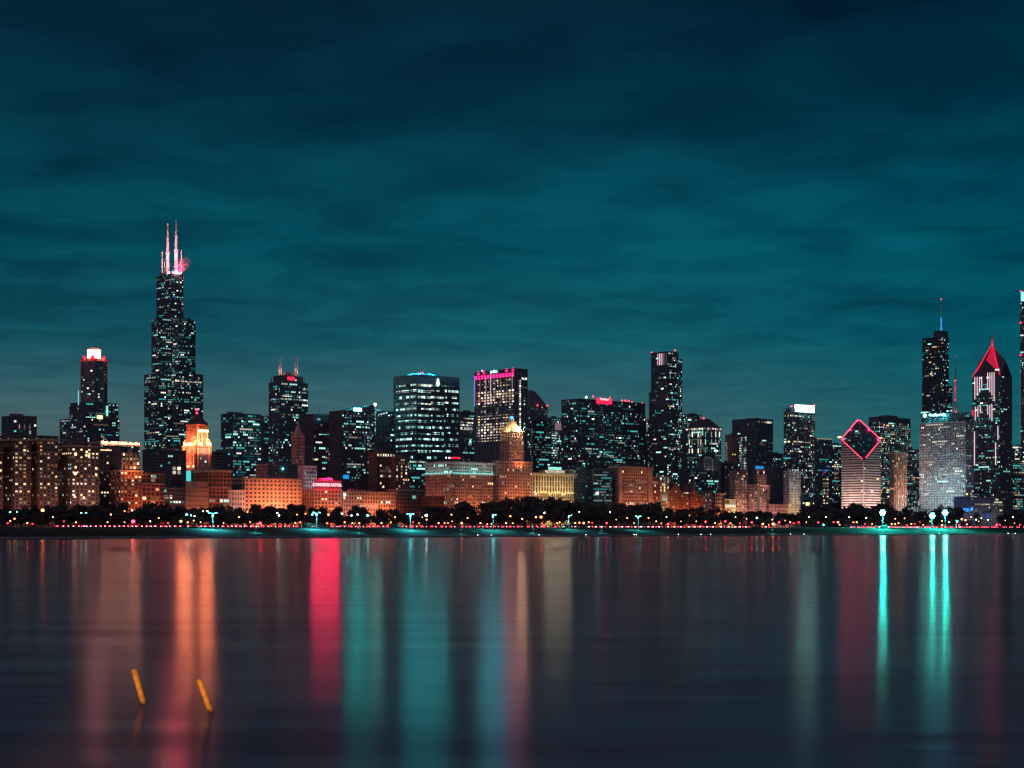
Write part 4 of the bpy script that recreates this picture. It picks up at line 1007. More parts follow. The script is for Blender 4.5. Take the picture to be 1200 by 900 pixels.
T.part('roof_slit', MB().poly([P_(b * .46, a * .5, .1), P_(b * .54, a * .46, .1), P_(b * .95, a * .9, .1), P_(b * .93, a * .93, .1)] + [P_(b * .46, a * .5, .5), P_(b * .54, a * .46, .5), P_(b * .95, a * .9, .5), P_(b * .93, a * .93, .5)], [(0, 1, 2, 3), (7, 6, 5, 4), (0, 4, 5, 1), (1, 5, 6, 2), (2, 6, 7, 3), (3, 7, 4, 0)]), M['black'])
for _ in range(22):
    x, y = rnd.uniform(.08, .8) * b, rnd.uniform(.12, .9) * a; w = rnd.uniform(.8, 3.2)
    T.part('skylight', MB().poly([P_(x, y + w, .15), P_(x + w, y, .15), P_(x + w + .8, y + .8, .15), P_(x + .8, y + w + .8, .15), P_(x, y + w, .3), P_(x + w, y, .3), P_(x + w + .8, y + .8, .3), P_(x + .8, y + w + .8, .3)], [(3, 2, 1, 0), (4, 5, 6, 7), (0, 1, 5, 4), (1, 2, 6, 5), (2, 3, 7, 6), (3, 0, 4, 7)]), W[rnd.choice('tttcd')])
flood(T, 'E', 'q', 2.2, dist=40, z=14, aim=.45); flood(T, 'S', 'q', 2.4, dist=40, z=14, aim=.45)
T.part('side_lamp', MB().box(-1, .5, a + .2, a + 6, T.z(513, 0, a), T.z(511.5, 0, a)), G['hotrow'])
T.done()
T = Tower('office_tower', 'broad dark tower with many bright windows behind the diamond topped tower', 1018, 1030, 1067, 488, 1720, 'dark', fh=4, bw=3.4, pw=.6, E=(.62, 1.3, 'wyccd'), Sf=(.2, 1, 'c'), yb=590, plant=0, body=False)
zc = T.z(494); T.block(0, T.b, 0, T.a, 0, zc, parapet=0); T.part('blank_crown', MB().box(-.1, T.b + .1, -.1, T.a, zc, T.h), M['black'])
T.part('roof_house', MB().box(T.b * .3, T.b * .65, 4, 20, T.h, T.z(485.5)), M['black'])
T.row('E', 497, 1030, 1040, 'rr', h=2.4, seg=4, fill=.8); T.row('E', 501, 1031, 1039, 'rp', h=2.4, seg=4, fill=.8)
T.done()
T = Tower('piered_tower', 'orange pink stone tower with tall window slots between piers', 1043, 1048, 1062.5, 530, 1440, 'stone', fh=3.7, bw=4.4, pw=1.7, sp=.7, E=(.45, 1, 'yodd'), Sf=(.05, 1, 'o'), yb=592, plant=0, proud=.7)
T.part('cornice', MB().box(-1, T.b + 1, -1.2, T.a, T.h - 2.4, T.h), M['stone'])
flood(T, 'E', 'q', 1.7, z=8); flood(T, 'E', 'o', .9, z=30, aim=.8); flood(T, 'S', 'o', .3); T.done()
T = Tower('apartment_tower', 'dark apartment tower with scattered bright windows right of the piered stone tower', 1057, 1062.8, 1078, 527, 1520, 'dark', fh=3.4, bw=3, pw=.8, E=(.30, 1, 'wycc'), Sf=(.2, 1, 'w'), yb=595); T.done()

# --- far right group
T = Tower('setback_tower', 'tall dark setback tower with a blue lit spire', 1080.5, 1103, 1116, 452, 2150, 'black', fh=4, bw=3.6, pw=.4, E=(.10, 1.4, 'cwyb'), Sf=(.08, 1.6, 'cwd'), yb=486, plant=0)
b, a = T.b, T.a
T.block(.3, T.xe(1112), .3, a - .3, T.h, T.z(395), E=(.10, 1.5, 'cwy'), Sf=(.08, 1.6, 'cwyd'), yb=486)
zt = T.z(388)
T.block(.6, T.xe(1111), .6, T.ys(1094), T.z(395), zt, E=None, Sf=None, sp=3)
x = T.xe(1103, a * .3); y = a * .3
T.part('spire', MB().cyl(x, y, 1.5, .5, zt, T.z(351, x, y), 10), M['bluesteel'])
T.part('spire_light', MB().cyl(x, y, 1.65, 1.5, zt + 2, zt + 12, 10).cyl(x, y, 1.3, 1.15, zt + 18, zt + 34, 10), G['bluesoft'])
point('spire_floodlight', wpt(T, x - 7, y - 7, zt + 3), (.05, .3, 1), 60000)
T.beacon(1103, 350.5, y, .9, 'red', x)
for py, p0, p1 in ((410.5, 1085, 1089), (419, 1091, 1095.5), (427, 1092.5, 1095.5), (462, 1092, 1094), (462, 1097, 1102), (473, 1099, 1103)): T.row('S', py, p0, p1, 'wy', h=2.8, seg=4, x=.3)
T.done()
T = Tower('lattice_mast', 'thin red painted antenna mast with beacons between the two tall right hand towers', 1119, 1119.5, 1120, 416, 2250, body=False, plant=0, dep=2, cat='mast')
z0, z1 = 120, T.z(416)
lm = MB()
for sx, sy in ((-1, -1), (1, -1), (0, 1.2)): lm.bar((sx * 2.2, sy * 2.2, z0), (sx * .5, sy * .5, z1 - 30), .6)
for k in range(26):
    f0, f1 = k / 26, (k + 1) / 26; r0, r1 = 2.2 - 1.7 * f0, 2.2 - 1.7 * f1; h = z1 - 30 - z0
    lm.bar((-r0, -r0, z0 + h * f0), (r1, -r1, z0 + h * f1), .35).bar((r0, -r0, z0 + h * f0), (0, 1.2 * r1, z0 + h * f1), .35)
T.part('lattice', lm, M['brick']); T.part('mast_tip', MB().cyl(0, 0, .5, .2, z1 - 30, z1, 6), M['brick'])
T.part('mast_light', MB().cyl(0, 0, .9, .9, T.z(468), T.z(447), 8), G['redsoft'])
for py in (446, 468.5): T.part('beacon', MB().ball((0, 0, T.z(py)), 1.3), G['red'])
T.part('beacon', MB().ball((0, 0, T.z(417)), .7), G['redsoft'])
for py in (456, 482): point('mast_floodlight', wpt(T, -4, -4, T.z(py)), LAMPCOL['r'], 9000)
T.part('mast_base', MB().box(-4, 4, -4, 4, 0, z0), M['dark'])
T.done()
T = Tower('sign_tower', 'wide pale stone office slab with a white lettered sign along its dark top', 1077.5, 1132, 1141, 485, 1350, 'pale', fh=3.6, bw=2.7, pw=1.2, sp=1.5, body=False, plant=0, yb=590, Sf=(.11, 2.2, 'wwyc'), E=(.15, 1.5, 'ctw'))
b, a = T.b, T.a
zc = T.z(495.5, 0, a * .4)
T.block(0, b, 0, a, 0, zc, parapet=1)
T.block(2, b - 1, 2, a - 1, zc + 1.2, T.z(483.5, 0, 0), wall='dark', Sf=(.1, 1.5, 'ct'), E=(.2, 2, 'ct'), bw=4, parapet=.6, pw=.5)
T.text('Prudential', 'S', 1098, 486.2, 4.3, G['tealsign'], 'sign_letters', x=2, off=1.4, stretch=1.02)
streak_fill(T, 'S', (1085, 1095, 1106), 486, (.1, 1, .9), 42000, x=2)
yy = T.ys(1084.3, 2)
T.part('sign_roundel', MB().poly([(1.0 - d, yy + 2.9 * math.sin(k * math.pi / 8), T.z(487, 2, yy) + 2.9 * math.cos(k * math.pi / 8)) for d in (0, .5) for k in range(16)],
    [list(range(16)), list(range(31, 15, -1))] + [(k, 16 + k, 16 + (k + 1) % 16, (k + 1) % 16) for k in range(16)]), G['tealsign'])
T.row('S', 483.2, 1079, 1091, 'cc', x=2, h=1.8, seg=4); T.row('S', 481.5, 1109, 1116, 'cc', x=2, h=2, seg=4)
T.row('S', 533.5, 1078.5, 1131, 'cttc', h=2.2, seg=3.4, fill=.75); T.row('E', 533.5, 1132, 1140.5, 'ct', h=2.2, seg=4, fill=.8)
for py, p0, p1 in ((509, 1080, 1106), (501, 1094, 1112), (517, 1092, 1110), (549, 1104, 1126), (556, 1100, 1121), (568, 1079, 1092), (501, 1121, 1130)): T.row('S', py, p0, p1, 'wwyc', h=1.9, seg=3.4, gap=.5, fill=.85)
flood(T, 'S', 'v', 1.6, dist=60, z=10, aim=.35); area('street_floodlight', wpt(T, -70, a * .5, 20), wpt(T, 0, a * .5, T.h * .8), 40, 4, LAMPCOL['v'], 19000)
T.part('warm_entry', MB().box(T.xe(1132.3), T.xe(1133.5), -.6, -.2, T.z(580), T.z(578)), W['y'])
T.part('red_panel', MB().box(b - 4, b - 1, -.2, .2, T.z(487, b), T.z(481, b)), G['redsoft'])
T.done()
# --- chevron topped tower
T = Tower('chevron_tower', 'dark tower with white lit ribs under a pointed red neon roof', 1139.5, 1172, 1186, 440, 1440, 'dark', fh=3.9, bw=3.4, pw=.9, sp=1.2, Sf=(.15, 1.4, 'ccttw'), E=(.04, 1, 'cd'), yb=585, plant=0, parapet=0)
b, a = T.b, T.a; zt = T.h
cx, cy = b / 2, a / 2
za = T.z(404, cx, cy)
mid = T.z(424, 0, cy)
pts = [(0, 0, zt), (b, 0, zt), (b, a, zt), (0, a, zt), (cx, 0, mid), (b, cy, mid), (cx, a, mid), (0, cy, mid), (cx, cy, za)]
T.part('pyramid_roof', MB().poly(pts, [(0, 1, 4), (1, 2, 5), (2, 3, 6), (3, 0, 7), (0, 4, 8), (4, 1, 8), (1, 5, 8), (5, 2, 8), (2, 6, 8), (6, 3, 8), (3, 7, 8), (7, 0, 8), (3, 2, 1, 0)]), M['slate'])
sp_ = T.z(388, cx, cy)
T.part('spire', MB().cyl(cx, cy, 2.0, .25, za - 3, sp_, 8), M['brick'])
point('spire_floodlight', wpt(T, cx - 5, cy - 5, za + 1), (1, .01, .12), 7000)
AP = Vector((cx, cy, za)); c0 = Vector((0, 0, zt)); c3 = Vector((0, a, zt)); g7 = Vector((0, cy, mid)); off = Vector((-.9, -.3, .7))
T.part('neon_edge', MB().bar(AP + off, c3 + off, .8), G['redsoft']); T.part('neon_edge', MB().bar(AP + off, c0 + off, .8), G['redsoft'])
for k in range(1, 9):
    t = k / 9
    T.part('neon_rung', MB().bar(AP.lerp(g7, t) + off, AP.lerp(c0, t) + off, .75), G['redsoft'])
for k in range(2, 12):
    t = k / 12
    T.part('neon_rung', MB().bar(AP.lerp(c3, t) + off, AP.lerp(c3, t).lerp(AP.lerp(g7, t), 0.35) + off, .5), G['redsoft'])
zz = lambda py: T.z(py, 0, cy)
for grp, (pp, ya, yb_, step) in enumerate((((1142.5, 1145.2, 1148, 1150.5), 441, 467, -4), ((1143, 1146, 1149), 476, 492, -4), ((1157.5, 1160, 1162.5, 1165), 437, 456, 4), ((1157.5, 1160, 1162.5), 475, 486, 4))):
    for i, px in enumerate(pp):
        y = T.ys(px, -1); T.part('rib_light', MB().box(-1.5, -1.0, y - .32, y + .32, zz(yb_ + step * i), zz(ya)), G['riblight'])
for px, ya, yb_ in ((1169.5, 500, 516), (1166.8, 519, 545), (1142, 505, 545)):
    y = T.ys(px, -1); T.part('rib_light', MB().box(-1.5, -1.0, y - .35, y + .35, zz(yb_), zz(ya)), G['riblight'])
for py, p0, p1, k in ((434, 1146, 1171, 'cw'), (475, 1141, 1171, 'ctc'), (491, 1150, 1166, 'tc'), (536, 1158, 1171, 'ww'), (535, 1146, 1156, 'bcc'), (500, 1141, 1165, 'tcd')): T.row('S', py, p0, p1, k, h=2, seg=4, fill=.8)
T.done()
T = Tower('podium_building', 'low grey building with a warm lit row in front of the chevron topped tower', 1118, 1124, 1176, 583, 1330, 'grey', fh=4, bw=3.6, pw=1.0, sp=1.5, E=(.16, 1.5, 'wy'), yb=600, plant=0)
T.row('E', 590.5, 1140, 1172, 'yyw', h=2.4, seg=3.6, fill=.85); flood(T, 'E', 'w', .12); T.done()
T = Tower('office_block', 'teal windowed dark block at the foot of the chevron topped tower', 1131, 1137, 1168, 578, 1400, 'dark', fh=4, bw=3.4, E=(.35, 1.3, 'wcct'), yb=588); T.done()
T = Tower('office_block', 'dark block with teal and yellow windows at the right edge', 1181, 1187, 1216, 523, 1480, 'dark', fh=4, bw=3.4, pw=.5, E=(.45, 1.8, 'ctwwy'), Sf=(.2, 1, 'c'), yb=596)
T.row('E', 523.5, 1188, 1199, 'ww', h=2, seg=5); T.done()
T = Tower('white_edge_tower', 'very tall ribbed tower cut off by the right edge with white lit top', 1195.5, 1205, 1220, 341, 1560, 'steel', fh=4, bw=3.6, pw=1.6, sp=1, Sf=(.12, 1, 'cw'), E=None, yb=560, plant=0)
y = T.ys(1198.6)
T.part('top_light', MB().box(-1.2, -.6, T.ys(1202), T.ys(1196.8), T.z(353, 0, y), T.z(342, 0, y)), G['tealrow'])
for py in (341, 378, 416): T.part('beacon', MB().ball((-1.5, T.ys(1196, -1.5), T.z(py, 0, y)), .9), G['red'])
T.part('edge_light', MB().box(-.9, -.4, T.a - 1, T.a - .5, T.z(520, 0, y), T.z(420, 0, y)), W['d'])
T.done()
# ================================================================== WATER, SHORE AND PARK
def interp(x, tab):
    if x <= tab[0][0]: return tab[0][1]
    for (a, p), (b, q) in zip(tab, tab[1:]):
        if x <= b: return p + (q - p) * (x - a) / (b - a)
    return tab[-1][1]
T98 = t_of(98, 985)
def shore(t):
    s = 1000 + 5 * math.sin(t / 170 + 1) + 3 * math.sin(t / 61)
    if t < T98 + 14: s -= 26 * min(1, max(0, (T98 + 14 - t) / 22))
    return s
PROFILE = ((0, -3), (.01, .9), (3, 1.0), (11, 1.25), (11.5, 1.5), (24, 3.1), (40, 5.0), (58, 6.6), (72, 7.5), (120, 7.62), (400, 7.9), (470, 7.95), (3000, 7.95), (40000, 7.95))
def ground_z(u, t):
    d = u - shore(t)
    z = interp(d, PROFILE)
    if 14 < d < 66: z += .5 * math.sin(t / 23) * math.sin(t / 57 + d / 30)
    return z
mb = MB()
ts = [-9000, -2500] + [-600 + 14 * k for k in range(215)] + [3500, 6000, 12000]
cols = []
for t in ts:
    c = []
    for d, z in PROFILE:
        u = shore(t) + d
        zz = z + (.5 * math.sin(t / 23) * math.sin(t / 57 + d / 30) if 14 < d < 66 else 0)
        v_ = grid(u, t, zz); c.append(len(mb.v)); mb.v.append(tuple(v_))
    cols.append(c)
for c0, c1 in zip(cols, cols[1:]):
    for k in range(len(PROFILE) - 1):
        mb.f.append([c0[k], c1[k], c1[k + 1], c0[k + 1]]); mb.m.append(1 if k in (0, 1, 2, 3) else 0)
land = mb.build('ground', [M['grass'], M['concrete']]); tag(land, 'grass bank and park ground along the shore', None, None, 'structure')

def strip(name, u0, u1, z0, z1, m, label, t0=-600, t1=2600, n=60, follow=False):
    mb = MB()
    for k in range(n):
        ta, tb = t0 + (t1 - t0) * k / n, t0 + (t1 - t0) * (k + 1) / n
        a0, a1 = (shore(ta) - 1000, shore(tb) - 1000) if follow else (0, 0)
        i = len(mb.v)
        for z in (z0, z1):
            mb.v += [tuple(grid(u0 + a0, ta, z)), tuple(grid(u1 + a0, ta, z)), tuple(grid(u1 + a1, tb, z)), tuple(grid(u0 + a1, tb, z))]
        for q in ((4, 7, 6, 5), (0, 4, 5, 1), (2, 6, 7, 3), (3, 7, 4, 0), (1, 5, 6, 2)):
            mb.f.append([i + j for j in q]); mb.m.append(0)
    o = mb.build(name, m); tag(o, label, None, None, 'structure'); return o
strip('road', 1083, 1109, 7.0, 7.72, M['asphalt'], 'shore drive carrying the traffic between the bank and the trees')
strip('kerb', 1082.4, 1082.99, 7.0, 7.84, M['concrete'], 'kerb on the lake side of the shore drive')
strip('road', 1416, 1440, 7.5, 8.02, M['asphalt'], 'boulevard in front of the building row')
strip('seawall', -1.6 + 1000, 1000 - .02, -3, .45, M['concrete'], 'lower step of the concrete seawall', follow=True, n=160)
mk = MB()
for k in range(260):
    t = -500 + k * 12
    for u in (1090, 1102):
        p, q = grid(u, t, 7.728), grid(u, t + 4, 7.728); n_ = WD * .09
        i = len(mk.v); mk.v += [tuple(p - n_), tuple(q - n_), tuple(q + n_), tuple(p + n_)]; mk.f.append([i, i + 1, i + 2, i + 3]); mk.m.append(0)
tag(mk.build('road_markings', M['white_metal']), 'dashed lane markings on the shore drive', None, None, 'structure')

w = MB(); xs_ = [-9000, -3000, -1200, -600] + [-300 + 40 * k for k in range(16)] + [600, 1200, 3000, 9000]; ys_ = [-300, -20] + [10 + 20 * k for k in range(20)] + [460 + 60 * k for k in range(24)] + [3000, 9000]
w.v = [(x, y, 0) for y in ys_ for x in xs_]; nx_ = len(xs_)
w.f = [[j * nx_ + i, j * nx_ + i + 1, (j + 1) * nx_ + i + 1, (j + 1) * nx_ + i] for j in range(len(ys_) - 1) for i in range(nx_ - 1)]; w.m = [0] * len(w.f)
m, nt, out = mat('lake_water')
b_ = nt.nodes.new('ShaderNodeBsdfAnisotropic'); b_.distribution = 'BECKMANN'
b_.inputs['Color'].default_value = (.95, .95, .97, 1); b_.inputs['Anisotropy'].default_value = .12
tc = nt.nodes.new('ShaderNodeTexCoord')
def noise(scale_xyz, detail, rough=.5):
    mp = nt.nodes.new('ShaderNodeMapping'); mp.inputs['Scale'].default_value = scale_xyz
    n = nt.nodes.new('ShaderNodeTexNoise'); n.inputs['Scale'].default_value = 1; n.inputs['Detail'].default_value = detail; n.inputs['Roughness'].default_value = rough
    L(nt, tc.outputs['Object'], mp.inputs['Vector']); L(nt, mp.outputs[0], n.inputs['Vector']); return n
tg = nt.nodes.new('ShaderNodeCombineXYZ'); tg.inputs[0].default_value = 0.; tg.inputs[1].default_value = 1.; L(nt, tg.outputs[0], b_.inputs['Tangent'])
n1 = noise((.42, 1.0, 1), 3, .55); n2 = noise((.004, .022, 1), 4, .6); n3 = noise((.05, .10, 1), 3)
mr = nt.nodes.new('ShaderNodeMapRange'); L(nt, n2.outputs['Fac'], mr.inputs['Value'])
mr.inputs['From Min'].default_value = .3; mr.inputs['From Max'].default_value = .7; mr.inputs['To Min'].default_value = .150; mr.inputs['To Max'].default_value = .172
sy = nt.nodes.new('ShaderNodeSeparateXYZ'); L(nt, tc.outputs['Object'], sy.inputs[0])
nb = noise((.0035, .006, 1), 2)
def mth(op, a, b=None):
    n = nt.nodes.new('ShaderNodeMath'); n.operation = op
    for i, v in enumerate((a, b)):
        if v is None: continue
        if isinstance(v, (int, float)): n.inputs[i].default_value = v
        else: L(nt, v, n.inputs[i])
    return n.outputs[0]
# a belt of calmer water off the shore
off = mth('ABSOLUTE', mth('SUBTRACT', mth('ADD', sy.outputs['Y'], mth('MULTIPLY', nb.outputs['Fac'], 90)), 610))
belt = mth('MAXIMUM', mth('SUBTRACT', 1.0, mth('DIVIDE', off, 95)), 0.0)
L(nt, mth('MULTIPLY', mr.outputs[0], mth('SUBTRACT', 1.0, mth('MULTIPLY', belt, .62))), b_.inputs['Roughness'])
n4 = noise((.02, .04, 1), 2)
a1 = nt.nodes.new('ShaderNodeMath'); a1.operation = 'MULTIPLY'; L(nt, n1.outputs['Fac'], a1.inputs[0]); a1.inputs[1].default_value = .26
a4 = nt.nodes.new('ShaderNodeMath'); a4.operation = 'MULTIPLY_ADD'; L(nt, n4.outputs['Fac'], a4.inputs[0]); a4.inputs[1].default_value = .9; L(nt, a1.outputs[0], a4.inputs[2])
ad = nt.nodes.new('ShaderNodeMath'); ad.operation = 'MULTIPLY_ADD'; L(nt, n3.outputs['Fac'], ad.inputs[0]); ad.inputs[1].default_value = .9; L(nt, a4.outputs[0], ad.inputs[2])
bp = nt.nodes.new('ShaderNodeBump'); bp.inputs['Strength'].default_value = 1; bp.inputs['Distance'].default_value = .05; L(nt, ad.outputs[0], bp.inputs['Height']); L(nt, bp.outputs[0], b_.inputs['Normal'])
df = nt.nodes.new('ShaderNodeBsdfDiffuse'); df.inputs[0].default_value = (.165, .105, .155, 1); ms = nt.nodes.new('ShaderNodeMixShader')
fr = nt.nodes.new('ShaderNodeFresnel'); fr.inputs['IOR'].default_value = 1.10; ripple_refl = noise((.03, .16, 1), 8, .74)          # noise put into the reflectivity to imitate ripple lines in reflections
sr = nt.nodes.new('ShaderNodeMapRange'); L(nt, ripple_refl.outputs['Fac'], sr.inputs['Value'])
sr.inputs['From Min'].default_value = .36; sr.inputs['From Max'].default_value = .64; sr.inputs['To Min'].default_value = .26; sr.inputs['To Max'].default_value = .72
L(nt, mth('MULTIPLY', fr.outputs[0], sr.outputs[0]), ms.inputs[0])
wide = nt.nodes.new('ShaderNodeBsdfAnisotropic'); wide.distribution = 'BECKMANN'; wide.inputs['Color'].default_value = (.95, .95, .97, 1); wide.inputs['Roughness'].default_value = .30
L(nt, bp.outputs[0], wide.inputs['Normal']); L(nt, bp.outputs[0], fr.inputs['Normal'])
mg = nt.nodes.new('ShaderNodeMixShader'); mg.inputs[0].default_value = .27; L(nt, b_.outputs[0], mg.inputs[1]); L(nt, wide.outputs[0], mg.inputs[2])
L(nt, df.outputs[0], ms.inputs[1]); L(nt, mg.outputs[0], ms.inputs[2]); L(nt, ms.outputs[0], out.inputs[0])
tag(w.build('water', m), 'dark rippled lake water', None, None, 'structure')

# ------------------------------------------------------------------ mooring poles
m_or = surf('orange_weathered_paint', (.86, .38, .06), .55, .30, 4.0)
nt = m_or.node_tree; pb = [n for n in nt.nodes if n.type == 'BSDF_PRINCIPLED'][0]; src = pb.inputs['Base Color'].links[0].from_socket
tc = nt.nodes.new('ShaderNodeTexCoord'); sp_z = nt.nodes.new('ShaderNodeSeparateXYZ'); L(nt, tc.outputs['Object'], sp_z.inputs[0])
nz = nt.nodes.new('ShaderNodeTexNoise'); nz.inputs['Scale'].default_value = 14; L(nt, tc.outputs['Object'], nz.inputs['Vector'])
mz = nt.nodes.new('ShaderNodeMath'); mz.operation = 'MULTIPLY_ADD'; L(nt, nz.outputs['Fac'], mz.inputs[0]); mz.inputs[1].default_value = .22; L(nt, sp_z.outputs['Z'], mz.inputs[2])
rz_ = nt.nodes.new('ShaderNodeValToRGB'); rz_.color_ramp.elements[0].position = .16; rz_.color_ramp.elements[1].position = .30; rz_.color_ramp.elements[0].color = (.05, .035, .03, 1); rz_.color_ramp.elements[1].color = (1, 1, 1, 1); L(nt, mz.outputs[0], rz_.inputs[0])
ml = nt.nodes.new('ShaderNodeMixRGB'); ml.blend_type = 'MULTIPLY'; ml.inputs[0].default_value = 1; L(nt, src, ml.inputs[1]); L(nt, rz_.outputs[0], ml.inputs[2]); L(nt, ml.outputs[0], pb.inputs['Base Color'])
for px, py, tx, ty, lab in ((168.5, 826, 156.6, 784, 'leaning orange pole in the lake, the one standing in dark water'), (247, 835, 233, 796, 'leaning orange pole in the lake, the one in front of the orange light streak')):
    Y = F * EYE / (py - HY); x0 = (px - CX) / F * Y
    x1, z1 = (tx - CX) / F * Y, zof(ty, Y)
    d = Vector((x1 - x0, 0, z1)); r = 3.4 / F * Y
    mb = MB(); ax = d.normalized(); sd = Vector((ax.z, 0, -ax.x)); fw = Vector((0, 1, 0))
    prof = [(-.9, 1), (.3, 1), (.7, 1), (d.length - r * .7, 1), (d.length - r * .3, .85), (d.length - r * .08, .5), (d.length, .08)]
    for h, k in prof:
        for i in range(16):
            an = math.pi * i / 8; mb.v.append(tuple(ax * h + sd * (math.cos(an) * r * k) + fw * (math.sin(an) * r * k)))
    for j in range(len(prof) - 1):
        for i in range(16): mb.f.append([j * 16 + i, j * 16 + (i + 1) % 16, (j + 1) * 16 + (i + 1) % 16, (j + 1) * 16 + i]); mb.m.append(0)
    mb.f.append(list(range((len(prof) - 1) * 16, len(prof) * 16))); mb.m.append(0)
    o = mb.build('mooring_pole', m_or, None, (x0, Y, 0)); tag(o, lab, 'pole', 'orange poles leaning out of the water')
    for q in o.data.polygons: q.use_smooth = len(q.vertices) == 4

# ------------------------------------------------------------------ trees
def tree_proto(seed):
    r = random.Random(seed)
    tr = MB(); tr.cyl(0, 0, .028, .016, -.02, .42, 7)
    clumps = []
    for k in range(12):
        an = r.uniform(0, 6.28); d = r.uniform(.10, .36) * (1 if k else 0); z = r.uniform(.30, .86)
        d *= 1.15 - abs(z - .55) * 1.3
        c = Vector((d * math.cos(an), d * math.sin(an), z)); clumps.append((c, r.uniform(.12, .20)))
        tr.bar((0, 0, r.uniform(.22, .4)), tuple(c), .011)
    cr = MB()
    for c, R_ in clumps:
        for _ in range(85):
            v = Vector((r.gauss(0, 1), r.gauss(0, 1), r.gauss(0, 1))).normalized() * R_ * r.uniform(.55, 1.08)
            v.z *= .8; p = c + v
            n = Vector((r.gauss(0, 1), r.gauss(0, 1), r.gauss(0, 1))).normalized(); t1 = n.orthogonal().normalized(); t2 = n.cross(t1)
            sz = r.uniform(.024, .058); i = len(cr.v)
            cr.v += [tuple(p + t1 * sz), tuple(p + t2 * sz * .8), tuple(p - t1 * sz), tuple(p - t2 * sz * .8)]; cr.f.append([i, i + 1, i + 2, i + 3]); cr.m.append(0)
    return tr.mesh('trunk', M['bark']), cr.mesh('crown', M['leaf'])
PROTO = [tree_proto(40 + k) for k in range(7)]
TOPS = [(0, 597), (50, 595), (62, 592), (135, 591), (150, 594), (200, 594), (270, 594), (300, 592), (350, 593), (380, 598), (420, 595), (450, 600), (490, 600), (505, 594), (545, 591), (560, 593), (575, 588), (600, 584), (625, 586), (690, 589), (705, 594), (735, 588), (755, 584), (770, 591), (800, 595), (850, 598), (900, 599), (940, 598), (955, 593), (975, 591), (1050, 590), (1075, 594), (1090, 598), (1110, 592), (1122, 590), (1140, 598), (1165, 600), (1200, 599)]
nt_ = 0
for row_, (u, dy, n) in enumerate(((1395, 0, 64), (1340, 3, 62), (1280, 5, 60), (1215, 9, 58), (1160, 12, 54))):
    for k in range(n):
        px = -8 + (k + .5 + rnd.uniform(-.35, .35)) * 1216 / n
        if 1120 < px < 1164 and u < 1340 and rnd.random() < .8: continue
        py = interp(px, TOPS) + dy * rnd.uniform(.6, 1.5) + rnd.uniform(-2.2, 3.6)
        uu = u + rnd.uniform(-14, 14); t = t_of(px, uu); P = grid(uu, t); z0 = ground_z(uu, t)
        h = (zof(py, P.y) - z0) / .93 + 2.2
        if h < 5: continue
        wd = min(1.35, max(.85, 19 / h)) * rnd.uniform(.9, 1.25)
        e = put('tree', None, None, (P.x, P.y, z0), rnd.uniform(0, 6.28)); e.scale = (h * wd, h * wd, h)
        lab = ['dark leafy park tree in the rear row before the buildings', 'dark leafy park tree in the middle rows of the park', 'dark leafy park tree in the front row beside the shore drive'][0 if row_ < 2 else 1 if row_ < 4 else 2]
        tag(e, lab, 'tree', ['trees in the rear rows of the park', 'trees in the middle of the park', 'trees beside the shore drive'][0 if row_ < 2 else 1 if row_ < 4 else 2])
        tr, cr = PROTO[rnd.randrange(7)]
        put('trunk', tr, e); put('crown', cr, e); nt_ += 1

def shrub(px, u, wpx, h, lab):
    t = t_of(px, u); P = grid(u, t); z0 = ground_z(u, t); r = random.Random(int(px))
    mb = MB(); wm = wpx * P.y / F / 2
    st = MB()
    for k in range(14):
        c = Vector((r.uniform(-1, 1) * wm * .8, r.uniform(-2, 2), h * r.uniform(.3, .62))); st.bar((0, 0, -.3), tuple(c), .12)
        for _ in range(55):
            v = Vector((r.gauss(0, 1), r.gauss(0, 1), r.gauss(0, 1))).normalized() * r.uniform(.5, 1.1) * h * .42; p = c + v
            n = Vector((r.gauss(0, 1), r.gauss(0, 1), r.gauss(0, 1))).normalized(); t1 = n.orthogonal().normalized(); t2 = n.cross(t1); sz = r.uniform(.18, .42); i = len(mb.v)
            mb.v += [tuple(p + t1 * sz), tuple(p + t2 * sz), tuple(p - t1 * sz), tuple(p - t2 * sz)]; mb.f.append([i, i + 1, i + 2, i + 3]); mb.m.append(0)
    e = put('shrub', None, None, (P.x, P.y, z0 - .1)); tag(e, lab, 'shrub', 'shrubs on the lit bank')
    mb.build('foliage', M['leaf'], e); st.build('stems', M['bark'], e)
for a_ in ((362, 1058, 24, 4.2, 'wide shrub left of the double headed lamp mast below the red hotel sign'), (381, 1060, 16, 3.6, 'shrub just right of the double headed lamp mast below the red hotel sign'),
           (465, 1060, 18, 4, 'shrub on the lit bank left of the teal lamp mast below the low block'), (668, 1058, 22, 4.6, 'big shrub at the foot of the curved lamp mast below the yellow floodlit building'),
           (683, 1062, 12, 3.4, 'small shrub right of the curved lamp mast below the yellow floodlit building'), (884, 1056, 16, 3.4, 'shrub on the lit bank below the pink stone tower'), (1034, 1050, 18, 4.4, 'shrub at the foot of the brightest single teal floodlight'),
           (222, 1058, 22, 3.2, 'low shrub on the teal lit bank below the orange floodlit tower')): shrub(*a_)

